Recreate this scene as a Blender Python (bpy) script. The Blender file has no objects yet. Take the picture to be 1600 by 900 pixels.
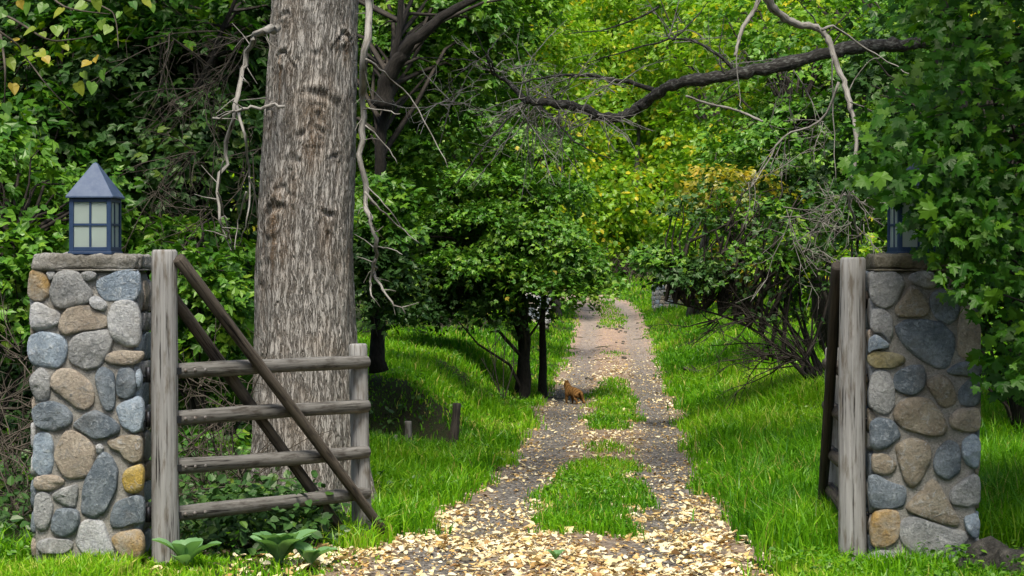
import bpy, math, random
import numpy as np
from mathutils import Vector, Matrix

# ------------------------------------------------------------------ camera
F = 2800.0            # focal length in photo pixels (photo 1600 x 900)
HOR = 410.0           # eye level row
EYE = 1.75
scene = bpy.context.scene
col = scene.collection
cam_data = bpy.data.cameras.new("camera")
cam_data.sensor_fit = 'HORIZONTAL'
cam_data.sensor_width = 36.0
cam_data.lens = 36.0 * F / 1600.0
cam_data.shift_y = -(450.0 - HOR) / 1600.0
cam_data.clip_end = 1000.0
cam = bpy.data.objects.new("camera", cam_data)
cam.location = (0, 0, EYE)
cam.rotation_euler = (math.radians(90), 0, 0)
col.objects.link(cam)
scene.camera = cam

# ------------------------------------------------------------------ sky and sun (bright overcast)
SUN_EL, SUN_AZ = math.radians(60), math.radians(-174)   # azimuth from +Y, clockwise seen from above
world = bpy.data.worlds.new("World")
scene.world = world
world.use_nodes = True
wn = world.node_tree
sky = wn.nodes.new('ShaderNodeTexSky')
sky.sky_type = 'NISHITA'
sky.sun_disc = False
sky.sun_elevation = SUN_EL
sky.sun_rotation = SUN_AZ
sky.air_density = 1.0
sky.dust_density = 3.0
sky.ozone_density = 0.6
wn.nodes['Background'].inputs['Strength'].default_value = 0.06
wn.links.new(sky.outputs[0], wn.nodes['Background'].inputs['Color'])
sl = bpy.data.lights.new("sun", 'SUN')
sl.energy = 1.5
sl.angle = math.radians(18)
sl.color = (1.0, 0.95, 0.86)
sun = bpy.data.objects.new("sun", sl)
d = Vector((math.sin(SUN_AZ) * math.cos(SUN_EL), math.cos(SUN_AZ) * math.cos(SUN_EL), math.sin(SUN_EL)))
sun.rotation_euler = d.to_track_quat('Z', 'Y').to_euler()
sun.location = (0, 0, 30)
col.objects.link(sun)
scene.view_settings.view_transform = 'Standard'
scene.view_settings.look = 'None'
scene.view_settings.gamma = 1.0
scene.view_settings.exposure = 2.08
scene.view_settings.use_curve_mapping = False
scene.render.engine = 'CYCLES'
cy = scene.cycles
cy.max_bounces = 7
cy.diffuse_bounces = 4
cy.glossy_bounces = 2
cy.transmission_bounces = 4
cy.transparent_max_bounces = 8
cy.use_denoising = True
cy.sample_clamp_indirect = 6.0

rng = np.random.default_rng(7)
random.seed(7)

# ------------------------------------------------------------------ helpers
def px(x, y, Y):
    return Vector(((x - 800.0) / F * Y, Y, EYE - (y - HOR) / F * Y))

def _hash(ix, iy, iz):
    n = (ix * 374761393 + iy * 668265263 + iz * 2147483647 + 1013904223) & 0xFFFFFFFF
    n = ((n ^ (n >> 13)) * 1274126177) & 0xFFFFFFFF
    n = (n ^ (n >> 16)) & 0xFFFFFFFF
    return (n & 0xFFFF) / 32767.5 - 1.0

def vnoise(x, y, z=0.0):
    x, y, z = np.broadcast_arrays(np.asarray(x, float), np.asarray(y, float), np.asarray(z, float))
    fx, fy, fz = np.floor(x), np.floor(y), np.floor(z)
    ux, uy, uz = x - fx, y - fy, z - fz
    ux, uy, uz = [u * u * (3 - 2 * u) for u in (ux, uy, uz)]
    ix, iy, iz = fx.astype(np.int64), fy.astype(np.int64), fz.astype(np.int64)
    r = 0
    for a in (0, 1):
        for b in (0, 1):
            for c in (0, 1):
                w = (ux if a else 1 - ux) * (uy if b else 1 - uy) * (uz if c else 1 - uz)
                r = r + w * _hash(ix + a, iy + b, iz + c)
    return r

def fbm(x, y, z=0.0, o=4):
    s, a = 0, 1.0
    for i in range(o):
        k = 2.0 ** i
        s = s + a * vnoise(np.asarray(x) * k + 17.3 * i, np.asarray(y) * k + 5.1 * i, np.asarray(z) * k)
        a *= 0.5
    return s

def tag(o, label=None, cat=None, group=None, kind=None):
    if label: o['label'] = label
    if cat: o['category'] = cat
    if group: o['group'] = group
    if kind: o['kind'] = kind
    return o

def empty(name, loc, label, cat, group=None, rz=0.0):
    o = bpy.data.objects.new(name, None)
    o.location = loc
    o.rotation_euler = (0, 0, rz)
    o.empty_display_size = 0.1
    col.objects.link(o)
    return tag(o, label, cat, group)

def link(name, me, parent=None, mats=()):
    for m in mats:
        me.materials.append(m)
    o = bpy.data.objects.new(name, me)
    col.objects.link(o)
    if parent is not None:
        o.parent = parent
        # geometry is given in world coordinates: undo the parent's placement
        if parent.type == 'EMPTY' or parent.parent is None:
            mw = world_matrix(parent)
            o.matrix_parent_inverse = mw.inverted()
        else:
            o.matrix_parent_inverse = world_matrix(parent).inverted()
    return o

def world_matrix(o):
    m = Matrix.LocRotScale(o.location, o.rotation_euler, o.scale)
    if o.parent is not None:
        m = world_matrix(o.parent) @ o.matrix_parent_inverse @ m
    return m

def np_mesh(name, V, faces_list, rnd=None, smooth=True, uv=None):
    """faces_list: list of int arrays (m,k); rnd: list of float arrays per face block"""
    me = bpy.data.meshes.new(name)
    V = np.asarray(V, np.float32)
    nl = sum(f.size for f in faces_list)
    nf = sum(len(f) for f in faces_list)
    me.vertices.add(len(V))
    me.vertices.foreach_set('co', V.ravel())
    me.loops.add(nl)
    li = np.concatenate([f.ravel() for f in faces_list]).astype(np.int32)
    me.loops.foreach_set('vertex_index', li)
    me.polygons.add(nf)
    tot = np.concatenate([np.full(len(f), f.shape[1]) for f in faces_list]).astype(np.int32)
    st = np.concatenate([[0], np.cumsum(tot)[:-1]]).astype(np.int32)
    me.polygons.foreach_set('loop_start', st)
    me.polygons.foreach_set('loop_total', tot)
    me.polygons.foreach_set('use_smooth', np.full(nf, smooth, dtype=bool))
    if rnd is not None:
        at = me.attributes.new('rnd', 'FLOAT', 'FACE')
        at.data.foreach_set('value', np.concatenate(rnd).astype(np.float32))
    if uv is not None:
        l = me.uv_layers.new(name='UVMap')
        l.data.foreach_set('uv', np.asarray(uv, np.float32)[li].ravel())
    me.update(calc_edges=True)
    me.validate()
    return me

class MB:
    """collects quads / tris with uv"""
    def __init__(s):
        s.v, s.q, s.t, s.uv = [], [], [], []
        s.n = 0
    def tube(s, pts, rad, sides=6, cap=True, squash=1.0):
        P = [Vector(p) for p in pts]
        n = len(P)
        rad = np.interp(np.linspace(0, 1, n), np.linspace(0, 1, len(rad)), rad) if len(rad) != n else rad
        up = None
        base = s.n
        length = 0
        for i in range(n):
            t = (P[min(i + 1, n - 1)] - P[max(i - 1, 0)]).normalized()
            if up is None:
                ref = Vector((0, 1, 0)) if abs(t.y) < 0.9 else Vector((1, 0, 0))
                up = (ref - t * ref.dot(t)).normalized()
            else:
                up = (up - t * up.dot(t))
                up = up.normalized() if up.length > 1e-6 else t.orthogonal().normalized()
            w = t.cross(up)
            if i: length += (P[i] - P[i - 1]).length
            for k in range(sides + 1):
                a = 2 * math.pi * k / sides
                s.v.append(P[i] + (up * math.cos(a) + w * math.sin(a) * squash) * float(rad[i]))
                s.uv.append((k / sides * 2 * math.pi * float(rad[0]), length))
        r = sides + 1
        for i in range(n - 1):
            for k in range(sides):
                a = base + i * r + k
                s.q.append((a, a + 1, a + 1 + r, a + r))
        s.n += n * r
        if cap:
            for i, c in ((0, P[0]), (n - 1, P[-1])):
                s.v.append(c); s.uv.append((0.5, 0.02 if i == 0 else length))
                for k in range(sides):
                    a = base + i * r + k
                    s.t.append((s.n, a + 1, a) if i == 0 else (s.n, a, a + 1))
                s.n += 1
        return s
    def box(s, lo, hi, mat=None):
        b = s.n
        for x in (lo[0], hi[0]):
            for y in (lo[1], hi[1]):
                for z in (lo[2], hi[2]):
                    p = Vector((x, y, z))
                    s.v.append(mat @ p if mat else p); s.uv.append((x + y, z))
        s.n += 8
        for f in ((0, 1, 3, 2), (4, 6, 7, 5), (0, 4, 5, 1), (2, 3, 7, 6), (0, 2, 6, 4), (1, 5, 7, 3)):
            s.q.append(tuple(b + i for i in f))
        return s
    def mesh(s, name, smooth=True):
        fl = []
        if s.q: fl.append(np.array(s.q))
        if s.t: fl.append(np.array(s.t))
        return np_mesh(name, np.array([tuple(v) for v in s.v]), fl, None, smooth, np.array(s.uv))
    def build(s, name, mat, parent=None, smooth=True):
        return link(name, s.mesh(name, smooth), parent, [mat])

def bevel(o, w=0.004, seg=2):
    m = o.modifiers.new('bevel', 'BEVEL'); m.width = w; m.segments = seg; m.limit_method = 'ANGLE'
    return o

def curve_pts(pts, n=4):
    """Catmull-Rom through the points"""
    P = [Vector(p) for p in pts]
    if len(P) < 3: return P
    out = []
    for i in range(len(P) - 1):
        p0, p1, p2, p3 = P[max(i - 1, 0)], P[i], P[i + 1], P[min(i + 2, len(P) - 1)]
        for k in range(n):
            t = k / n
            out.append(0.5 * ((2 * p1) + (p2 - p0) * t + (2 * p0 - 5 * p1 + 4 * p2 - p3) * t * t + (3 * p1 - p0 - 3 * p2 + p3) * t ** 3))
    out.append(P[-1])
    return out

# ------------------------------------------------------------------ materials
def new_mat(name):
    m = bpy.data.materials.new(name)
    m.use_nodes = True
    nt = m.node_tree
    nt.nodes.clear()
    out = nt.nodes.new('ShaderNodeOutputMaterial')
    return m, nt, out

def N(nt, t, **kw):
    n = nt.nodes.new(t)
    for k, v in kw.items():
        if k.startswith('i_'):
            key = k[2:]
            n.inputs[int(key) if key.isdigit() else key.replace('_', ' ')].default_value = v
        else:
            setattr(n, k, v)
    return n

def ramp(nt, stops, fac, interp='LINEAR'):
    r = nt.nodes.new('ShaderNodeValToRGB')
    r.color_ramp.interpolation = interp
    el = r.color_ramp.elements
    while len(el) < len(stops): el.new(0.5)
    for e, (p, c) in zip(el, stops):
        e.position = p
        e.color = (*c, 1) if len(c) == 3 else c
    nt.links.new(fac, r.inputs[0])
    return r.outputs[0]

def mixc(nt, fac, a, b, mode='MIX'):
    m = nt.nodes.new('ShaderNodeMix'); m.data_type = 'RGBA'; m.blend_type = mode
    for sock, val in ((m.inputs[0], fac), (m.inputs[6], a), (m.inputs[7], b)):
        if isinstance(val, bpy.types.NodeSocket): nt.links.new(val, sock)
        elif isinstance(val, (int, float)): sock.default_value = val
        else: sock.default_value = (*val, 1)
    return m.outputs[2]

def leaf_mat(name, stops, trans=0.45, gloss=0.06, rough=0.45, tmul=(1.15, 1.25, 0.6)):
    m, nt, out = new_mat(name)
    at = N(nt, 'ShaderNodeAttribute', attribute_name='rnd')
    c = ramp(nt, stops, at.outputs['Fac'])
    di = N(nt, 'ShaderNodeBsdfDiffuse')
    tr = N(nt, 'ShaderNodeBsdfTranslucent')
    nt.links.new(c, di.inputs[0])
    nt.links.new(mixc(nt, 1.0, c, tmul, 'MULTIPLY'), tr.inputs[0])
    mx = N(nt, 'ShaderNodeMixShader'); mx.inputs[0].default_value = trans
    nt.links.new(di.outputs[0], mx.inputs[1]); nt.links.new(tr.outputs[0], mx.inputs[2])
    gl = N(nt, 'ShaderNodeBsdfGlossy'); gl.inputs['Roughness'].default_value = rough
    gl.inputs['Color'].default_value = (0.95, 1.0, 0.8, 1)
    m2 = N(nt, 'ShaderNodeMixShader'); m2.inputs[0].default_value = gloss
    nt.links.new(mx.outputs[0], m2.inputs[1]); nt.links.new(gl.outputs[0], m2.inputs[2])
    nt.links.new(m2.outputs[0], out.inputs[0])
    return m

def solid(name, color, rough=0.6, metal=0.0, noise=None, bump=0.0, spec=0.3, coords='Object'):
    """noise = (scale, colour2, contrast)"""
    m, nt, out = new_mat(name)
    b = N(nt, 'ShaderNodeBsdfPrincipled')
    b.inputs['Roughness'].default_value = rough
    b.inputs['Metallic'].default_value = metal
    b.inputs['Specular IOR Level'].default_value = spec
    b.inputs['Base Color'].default_value = (*color, 1)
    if noise:
        tc = N(nt, 'ShaderNodeTexCoord')
        n = N(nt, 'ShaderNodeTexNoise'); n.inputs['Scale'].default_value = noise[0]
        n.inputs['Detail'].default_value = 8; n.inputs['Roughness'].default_value = 0.65
        nt.links.new(tc.outputs[coords], n.inputs['Vector'])
        k = noise[2] if len(noise) > 2 else 0.2
        f = ramp(nt, [(0.5 - k, (0, 0, 0)), (0.5 + k, (1, 1, 1))], n.outputs[0])
        nt.links.new(mixc(nt, f, color, noise[1]), b.inputs['Base Color'])
        if bump:
            bp = N(nt, 'ShaderNodeBump'); bp.inputs['Strength'].default_value = bump
            bp.inputs['Distance'].default_value = 0.02
            nt.links.new(n.outputs[0], bp.inputs['Height']); nt.links.new(bp.outputs[0], b.inputs['Normal'])
    nt.links.new(b.outputs[0], out.inputs[0])
    return m

def stone_mat(name, c1, c2, c3, sc=1.0):
    m, nt, out = new_mat(name)
    b = N(nt, 'ShaderNodeBsdfPrincipled'); b.inputs['Roughness'].default_value = 0.8
    b.inputs['Specular IOR Level'].default_value = 0.25
    tc = N(nt, 'ShaderNodeTexCoord'); ob = tc.outputs['Object']
    n1 = N(nt, 'ShaderNodeTexNoise', i_Scale=6.5 * sc, i_Detail=6.0, i_Roughness=0.65)
    n2 = N(nt, 'ShaderNodeTexNoise', i_Scale=70 * sc, i_Detail=6.0, i_Roughness=0.75)
    n3 = N(nt, 'ShaderNodeTexNoise', i_Scale=24 * sc, i_Detail=8.0, i_Roughness=0.7, i_Distortion=1.2)
    for n in (n1, n2, n3): nt.links.new(ob, n.inputs['Vector'])
    f1 = ramp(nt, [(0.40, (0, 0, 0)), (0.62, (1, 1, 1))], n1.outputs[0])
    c = mixc(nt, f1, c1, c2)
    f3 = ramp(nt, [(0.52, (0, 0, 0)), (0.68, (1, 1, 1))], n3.outputs[0])
    c = mixc(nt, f3, c, c3)
    n4 = N(nt, 'ShaderNodeTexNoise', i_Scale=3.1, i_Detail=7.0, i_Roughness=0.7); nt.links.new(ob, n4.inputs['Vector'])
    c = mixc(nt, ramp(nt, [(0.52, (0, 0, 0)), (0.70, (.5, .5, .5))], n4.outputs[0]), c, (0.20, 0.165, 0.115))
    f2 = ramp(nt, [(0.25, (0.55, 0.55, 0.55)), (0.75, (1.35, 1.35, 1.35))], n2.outputs[0])
    c = mixc(nt, 1.0, c, f2, 'MULTIPLY')
    nt.links.new(c, b.inputs['Base Color'])
    bp = N(nt, 'ShaderNodeBump', i_Strength=0.9, i_Distance=0.012)
    bp2 = N(nt, 'ShaderNodeBump', i_Strength=0.9, i_Distance=0.05)
    nt.links.new(n2.outputs[0], bp.inputs['Height'])
    nt.links.new(n3.outputs[0], bp2.inputs['Height'])
    nt.links.new(bp2.outputs[0], bp.inputs['Normal'])
    nt.links.new(bp.outputs[0], b.inputs['Normal'])
    nt.links.new(b.outputs[0], out.inputs[0])
    return m

def wood_mat(name, c1, c2, c3, gx=90.0, gy=2.5, bump=0.6, big=(14, 1.2), dist=0.006):
    m, nt, out = new_mat(name)
    b = N(nt, 'ShaderNodeBsdfPrincipled'); b.inputs['Roughness'].default_value = 0.85
    b.inputs['Specular IOR Level'].default_value = 0.2
    tc = N(nt, 'ShaderNodeTexCoord'); uv = tc.outputs['UV']
    mp = N(nt, 'ShaderNodeMapping'); mp.inputs['Scale'].default_value = (gx, gy, 1)
    mp2 = N(nt, 'ShaderNodeMapping'); mp2.inputs['Scale'].default_value = (big[0], big[1], 1)
    oi = N(nt, 'ShaderNodeObjectInfo')
    mul = N(nt, 'ShaderNodeMath', operation='MULTIPLY'); mul.inputs[1].default_value = 37.0
    nt.links.new(oi.outputs['Random'], mul.inputs[0])
    cb = N(nt, 'ShaderNodeCombineXYZ')
    nt.links.new(mul.outputs[0], cb.inputs[2])
    nt.links.new(cb.outputs[0], mp.inputs['Location']); nt.links.new(cb.outputs[0], mp2.inputs['Location'])
    nt.links.new(uv, mp.inputs['Vector']); nt.links.new(uv, mp2.inputs['Vector'])
    n1 = N(nt, 'ShaderNodeTexNoise', i_Scale=1.0, i_Detail=5.0, i_Roughness=0.6)
    n2 = N(nt, 'ShaderNodeTexNoise', i_Scale=1.0, i_Detail=5.0, i_Roughness=0.6)
    nt.links.new(mp.outputs[0], n1.inputs['Vector']); nt.links.new(mp2.outputs[0], n2.inputs['Vector'])
    c = mixc(nt, ramp(nt, [(0.35, (0, 0, 0)), (0.65, (1, 1, 1))], n1.outputs[0]), c1, c2)
    c = mixc(nt, ramp(nt, [(0.5, (0, 0, 0)), (0.66, (1, 1, 1))], n2.outputs[0]), c, c3)
    crack = ramp(nt, [(0.33, (0.12, 0.11, 0.10)), (0.40, (1, 1, 1))], n1.outputs[0])
    c = mixc(nt, 1.0, c, crack, 'MULTIPLY')
    nt.links.new(c, b.inputs['Base Color'])
    bp = N(nt, 'ShaderNodeBump', i_Strength=bump, i_Distance=dist)
    nt.links.new(n1.outputs[0], bp.inputs['Height']); nt.links.new(bp.outputs[0], b.inputs['Normal'])
    nt.links.new(b.outputs[0], out.inputs[0])
    return m

M = {}
M['slate'] = stone_mat('stone_slate', (0.117, 0.146, 0.170), (0.234, 0.269, 0.292), (0.351, 0.386, 0.409))
M['blue'] = stone_mat('stone_blue', (0.234, 0.292, 0.351), (0.374, 0.445, 0.503), (0.562, 0.608, 0.632))
M['grey'] = stone_mat('stone_grey', (0.257, 0.263, 0.257), (0.398, 0.398, 0.380), (0.526, 0.526, 0.503))
M['light'] = stone_mat('stone_light', (0.421, 0.433, 0.433), (0.585, 0.585, 0.562), (0.281, 0.292, 0.304))
M['tan'] = stone_mat('stone_tan', (0.351, 0.292, 0.222), (0.491, 0.421, 0.328), (0.304, 0.292, 0.269))
M['brown'] = stone_mat('stone_brown', (0.269, 0.222, 0.158), (0.374, 0.328, 0.246), (0.421, 0.421, 0.398))
M['ochre'] = stone_mat('stone_ochre', (0.42, 0.27, 0.09), (0.40, 0.36, 0.29), (0.26, 0.17, 0.08))
M['yellow'] = stone_mat('stone_yellow', (0.55, 0.38, 0.09), (0.52, 0.42, 0.20), (0.40, 0.36, 0.28))
M['olive'] = stone_mat('stone_olive', (0.27, 0.23, 0.11), (0.34, 0.31, 0.19), (0.20, 0.19, 0.13))
M['darkrock'] = stone_mat('stone_dark', (0.045, 0.042, 0.035), (0.09, 0.085, 0.07), (0.13, 0.12, 0.10))
M['mortar'] = stone_mat('mortar', (0.34, 0.325, 0.285), (0.41, 0.39, 0.345), (0.27, 0.26, 0.225), 1.6)
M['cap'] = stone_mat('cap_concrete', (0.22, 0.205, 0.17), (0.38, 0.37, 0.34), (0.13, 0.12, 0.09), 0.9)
M['capdark'] = stone_mat('cap_dark', (0.13, 0.115, 0.07), (0.22, 0.20, 0.15), (0.07, 0.065, 0.045), 0.9)  # darker, browner version of the cap concrete
M['post'] = wood_mat('weathered_post', (0.165, 0.161, 0.15), (0.26, 0.255, 0.24), (0.115, 0.10, 0.08), 80, 2.4, .9, (30, 5))
M['rail'] = wood_mat('weathered_rail', (0.078, 0.074, 0.065), (0.155, 0.147, 0.132), (0.045, 0.039, 0.032), 75, 2.6, .9, (34, 7))
M['brace'] = wood_mat('dark_brace', (0.045, 0.036, 0.027), (0.095, 0.08, 0.062), (0.025, 0.021, 0.017), 75, 2.6, .9, (34, 7))
M['darkwood'] = wood_mat('dark_stump', (0.03, 0.025, 0.02), (0.06, 0.05, 0.04), (0.02, 0.018, 0.015))
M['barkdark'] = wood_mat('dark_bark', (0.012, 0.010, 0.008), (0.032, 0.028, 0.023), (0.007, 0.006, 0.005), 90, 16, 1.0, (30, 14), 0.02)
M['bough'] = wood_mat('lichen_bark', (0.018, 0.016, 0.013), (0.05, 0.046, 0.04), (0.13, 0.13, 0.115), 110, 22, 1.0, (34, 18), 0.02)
M['barkgrey'] = wood_mat('grey_bark', (0.10, 0.092, 0.08), (0.19, 0.18, 0.16), (0.06, 0.055, 0.045), 40, 6, 1.0, (12, 4), 0.02)
M['deadgrey'] = wood_mat('dead_branch_grey', (0.15, 0.14, 0.12), (0.25, 0.235, 0.21), (0.09, 0.08, 0.065), 60, 8, 0.6, (20, 6))
M['twig'] = solid('twig_brown', (0.035, 0.029, 0.022), 0.9, noise=(6, (0.10, 0.085, 0.066)), spec=0.1)
M['twigdark'] = solid('twig_dark', (0.02, 0.017, 0.014), 0.9, noise=(6, (0.05, 0.043, 0.035)), spec=0.1)
M['iron'] = solid('hinge_iron', (0.03, 0.04, 0.055), 0.45, 0.7, noise=(40, (0.06, 0.05, 0.045)))
M['bolt'] = solid('bolt_zinc', (0.20, 0.195, 0.19), 0.6, 0.3, noise=(60, (0.10, 0.075, 0.055)))
M['bluepaint'] = solid('blue_paint', (0.010, 0.026, 0.066), 0.5, 0.0, noise=(30, (0.018, 0.038, 0.08)), spec=0.3)
M['roofpaint'] = solid('roof_blue_metal', (0.022, 0.043, 0.092), 0.55, 0.0, noise=(18, (0.055, 0.08, 0.125)), bump=0.05, spec=0.3)
M['bulb'] = solid('candle_sleeve', (0.85, 0.84, 0.76), 0.35)

def glass_mat():
    m, nt, out = new_mat('frosted_pane')
    g = N(nt, 'ShaderNodeBsdfTransparent'); g.inputs[0].default_value = (0.80, 0.87, 0.83, 1)
    t = N(nt, 'ShaderNodeBsdfTranslucent'); t.inputs[0].default_value = (0.78, 0.86, 0.80, 1)
    d = N(nt, 'ShaderNodeBsdfDiffuse'); d.inputs[0].default_value = (0.70, 0.78, 0.73, 1)
    gl = N(nt, 'ShaderNodeBsdfGlossy'); gl.inputs['Roughness'].default_value = 0.12
    a = N(nt, 'ShaderNodeMixShader'); a.inputs[0].default_value = 0.5
    b = N(nt, 'ShaderNodeMixShader'); b.inputs[0].default_value = 0.55
    c = N(nt, 'ShaderNodeMixShader'); c.inputs[0].default_value = 0.07
    nt.links.new(t.outputs[0], a.inputs[1]); nt.links.new(d.outputs[0], a.inputs[2])
    nt.links.new(a.outputs[0], b.inputs[1]); nt.links.new(g.outputs[0], b.inputs[2])
    nt.links.new(b.outputs[0], c.inputs[1]); nt.links.new(gl.outputs[0], c.inputs[2])
    nt.links.new(c.outputs[0], out.inputs[0])
    return m
M['glass'] = glass_mat()

M['leaf_maple'] = leaf_mat('leaf_maple', [(0, (0.012, 0.05, 0.005)), (0.5, (0.030, 0.105, 0.007)), (0.95, (0.085, 0.19, 0.010)), (1, (0.32, 0.30, 0.015))], 0.38, 0.015)
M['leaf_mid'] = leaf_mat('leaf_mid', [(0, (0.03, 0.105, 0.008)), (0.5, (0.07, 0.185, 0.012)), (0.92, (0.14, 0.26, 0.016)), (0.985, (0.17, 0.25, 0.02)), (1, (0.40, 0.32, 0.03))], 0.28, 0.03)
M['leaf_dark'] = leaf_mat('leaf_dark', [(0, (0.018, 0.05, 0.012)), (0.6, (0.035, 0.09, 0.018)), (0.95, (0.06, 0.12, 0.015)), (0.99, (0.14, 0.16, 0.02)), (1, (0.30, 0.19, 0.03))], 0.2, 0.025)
M['leaf_bright'] = leaf_mat('leaf_bright', [(0, (0.09, 0.21, 0.010)), (0.5, (0.17, 0.33, 0.014)), (0.85, (0.30, 0.40, 0.016)), (1, (0.60, 0.46, 0.02))], 0.5, 0.02)
M['leaf_yellow'] = leaf_mat('leaf_yellow', [(0, (0.10, 0.18, 0.02)), (0.4, (0.30, 0.27, 0.025)), (0.8, (0.46, 0.38, 0.03)), (1, (0.50, 0.33, 0.03))], 0.5, 0.04)
M['leaf_vine'] = leaf_mat('leaf_vine', [(0, (0.035, 0.11, 0.02)), (0.5, (0.09, 0.18, 0.02)), (0.8, (0.20, 0.24, 0.025)), (1, (0.34, 0.21, 0.03))], 0.4, 0.02)
M['leaf_weed'] = leaf_mat('leaf_weed', [(0, (0.11, 0.23, 0.085)), (1, (0.18, 0.32, 0.14))], 0.35, 0.03)
M['grass'] = leaf_mat('grass', [(0, (0.035, 0.14, 0.004)), (0.5, (0.115, 0.305, 0.005)), (0.9, (0.25, 0.45, 0.012)), (1, (0.40, 0.38, 0.09))], 0.4, 0.02, 0.4)
M['litter'] = leaf_mat('fallen_leaf', [(0, (0.62, 0.56, 0.41)), (0.35, (0.62, 0.51, 0.27)), (0.58, (0.48, 0.31, 0.10)), (0.80, (0.26, 0.14, 0.05)), (1, (0.09, 0.055, 0.03))], 0.15, 0.05, 0.5, (1, 0.9, 0.7))
M['litterbrown'] = leaf_mat('fallen_leaf_brown', [(0, (0.50, 0.38, 0.2)), (0.4, (0.38, 0.22, 0.09)), (0.8, (0.20, 0.12, 0.06)), (1, (0.08, 0.05, 0.03))], 0.15, 0.05, 0.5, (1, 0.9, 0.7))

# ------------------------------------------------------------------ terrain
RY = np.array([-10, 0, 10.4, 14.7, 20, 26.7, 36, 46, 56, 67, 73, 79, 86, 95, 120])
RZ = np.array([.05, .05, -.01, -.28, -.42, -.54, -.58, -.56, -.42, -.10, .10, .28, .45, .8, 5.0])
RC = np.array([-.9, -.5, .23, .58, 1.05, 1.42, 2.0, 2.58, 3.1, 3.62, 3.62, 3.0, 1.2, -2.5, -14])
RL = np.array([1.3, 1.3, 1.12, 1.05, 1.0, 1.08, 1.05, 1.05, 1.08, 1.15, 1.15, 1.2, 1.4, 1.7, 2.5])

def smooth_interp(Y, A):
    Y = np.asarray(Y, float)
    return (np.interp(Y - 1.2, RY, A) + np.interp(Y, RY, A) * 2 + np.interp(Y + 1.2, RY, A)) / 4

def road_c(Y): return smooth_interp(Y, RC)
def road_h(Y): return smooth_interp(Y, RL)
def sstep(x, a, b):
    t = np.clip((np.asarray(x, float) - a) / (b - a), 0, 1)
    return t * t * (3 - 2 * t)

def hollow(X, Y):
    """dug-out hollow at the foot of the cut bank"""
    return np.exp(-((Y - 21.0 - .25 * vnoise(X * 1.4, 3.0)) / .36) ** 2) * sstep(X, -2.6, -1.9) * (1 - sstep(X, -.75, -.45))

def ground(X, Y):
    X = np.asarray(X, float); Y = np.asarray(Y, float)
    c, hw = road_c(Y), road_h(Y)
    z = smooth_interp(Y, RZ)
    lat = X - c
    # crown between the wheel tracks
    z = z + 0.03 * np.exp(-(lat / 0.3) ** 2) * sstep(Y, 8, 12)
    z = z - 0.035 * (np.exp(-((lat - 0.68) / 0.28) ** 2) + np.exp(-((lat + 0.68) / 0.28) ** 2))
    # left: gentle rise, with a cut bank
    dl = -(lat + hw)
    base_l = sstep(dl, 0.0, 3.2) * (0.22 + 0.10 * sstep(Y, 14, 20))
    bank = 0.60 * sstep(dl, 0.3, 1.6) * sstep(Y + 0.3 * vnoise(X * 1.3, Y * 0.5), 21.0, 22.0) * (1 - 0.2 * sstep(Y, 30, 60))
    z = z + base_l * sstep(Y, 10.6, 14) + bank
    z = z - 0.30 * hollow(X, Y)
    z = z + 0.10 * np.clip(dl - 4, 0, 40) * sstep(Y, 20, 40)
    # right: rise
    dr = lat - hw
    z = z + sstep(dr, 0.0, 2.4) * (0.16 * sstep(Y, 10, 14) + 0.42 * sstep(Y, 17, 26)) * (1 - 0.3 * sstep(Y, 50, 70))
    z = z + 0.08 * np.clip(dr - 3, 0, 40) * sstep(Y, 16, 40)
    # hillside added behind the woods to block the low sky
    z = z + 0.55 * np.clip(Y - 128, 0, 200) + 0.0
    off = np.minimum(np.clip(dl, 0, 1), 1) + np.minimum(np.clip(dr, 0, 1), 1)
    z = z + 0.05 * off * fbm(X * 0.9, Y * 0.9, 3.0, 3) + 0.012 * vnoise(X * 3, Y * 3, 1.0)
    return z

def gz(x, y): return float(ground(np.array([x]), np.array([y]))[0])

def grid_mesh(name, xs, ys, fz, uvf=None):
    XX, YY = np.meshgrid(xs, ys)
    V = np.stack([XX.ravel(), YY.ravel(), fz(XX, YY).ravel()], 1)
    nx, ny = len(xs), len(ys)
    i = np.arange(ny - 1)[:, None] * nx + np.arange(nx - 1)[None, :]
    f = np.stack([i, i + 1, i + nx + 1, i + nx], -1).reshape(-1, 4)
    return np_mesh(name, V, [f])

def soil_mat():
    m, nt, out = new_mat('soil_and_moss')
    b = N(nt, 'ShaderNodeBsdfPrincipled'); b.inputs['Roughness'].default_value = 0.95
    b.inputs['Specular IOR Level'].default_value = 0.1
    tc = N(nt, 'ShaderNodeTexCoord'); ob = tc.outputs['Object']
    n1 = N(nt, 'ShaderNodeTexNoise', i_Scale=0.9, i_Detail=6.0, i_Roughness=0.6)
    n2 = N(nt, 'ShaderNodeTexNoise', i_Scale=14.0, i_Detail=8.0, i_Roughness=0.75)
    for n in (n1, n2): nt.links.new(ob, n.inputs['Vector'])
    c = mixc(nt, ramp(nt, [(0.4, (0, 0, 0)), (0.6, (1, 1, 1))], n1.outputs[0]), (0.016, 0.022, 0.008), (0.022, 0.036, 0.008))  # soil darkened throughout to deepen shade under grass and in the hollow
    c = mixc(nt, ramp(nt, [(0.45, (0, 0, 0)), (0.62, (1, 1, 1))], n2.outputs[0]), c, (0.022, 0.017, 0.011))
    nt.links.new(c, b.inputs['Base Color'])
    bp = N(nt, 'ShaderNodeBump', i_Strength=0.8, i_Distance=0.04)
    nt.links.new(n2.outputs[0], bp.inputs['Height']); nt.links.new(bp.outputs[0], b.inputs['Normal'])
    nt.links.new(b.outputs[0], out.inputs[0])
    return m

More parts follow.
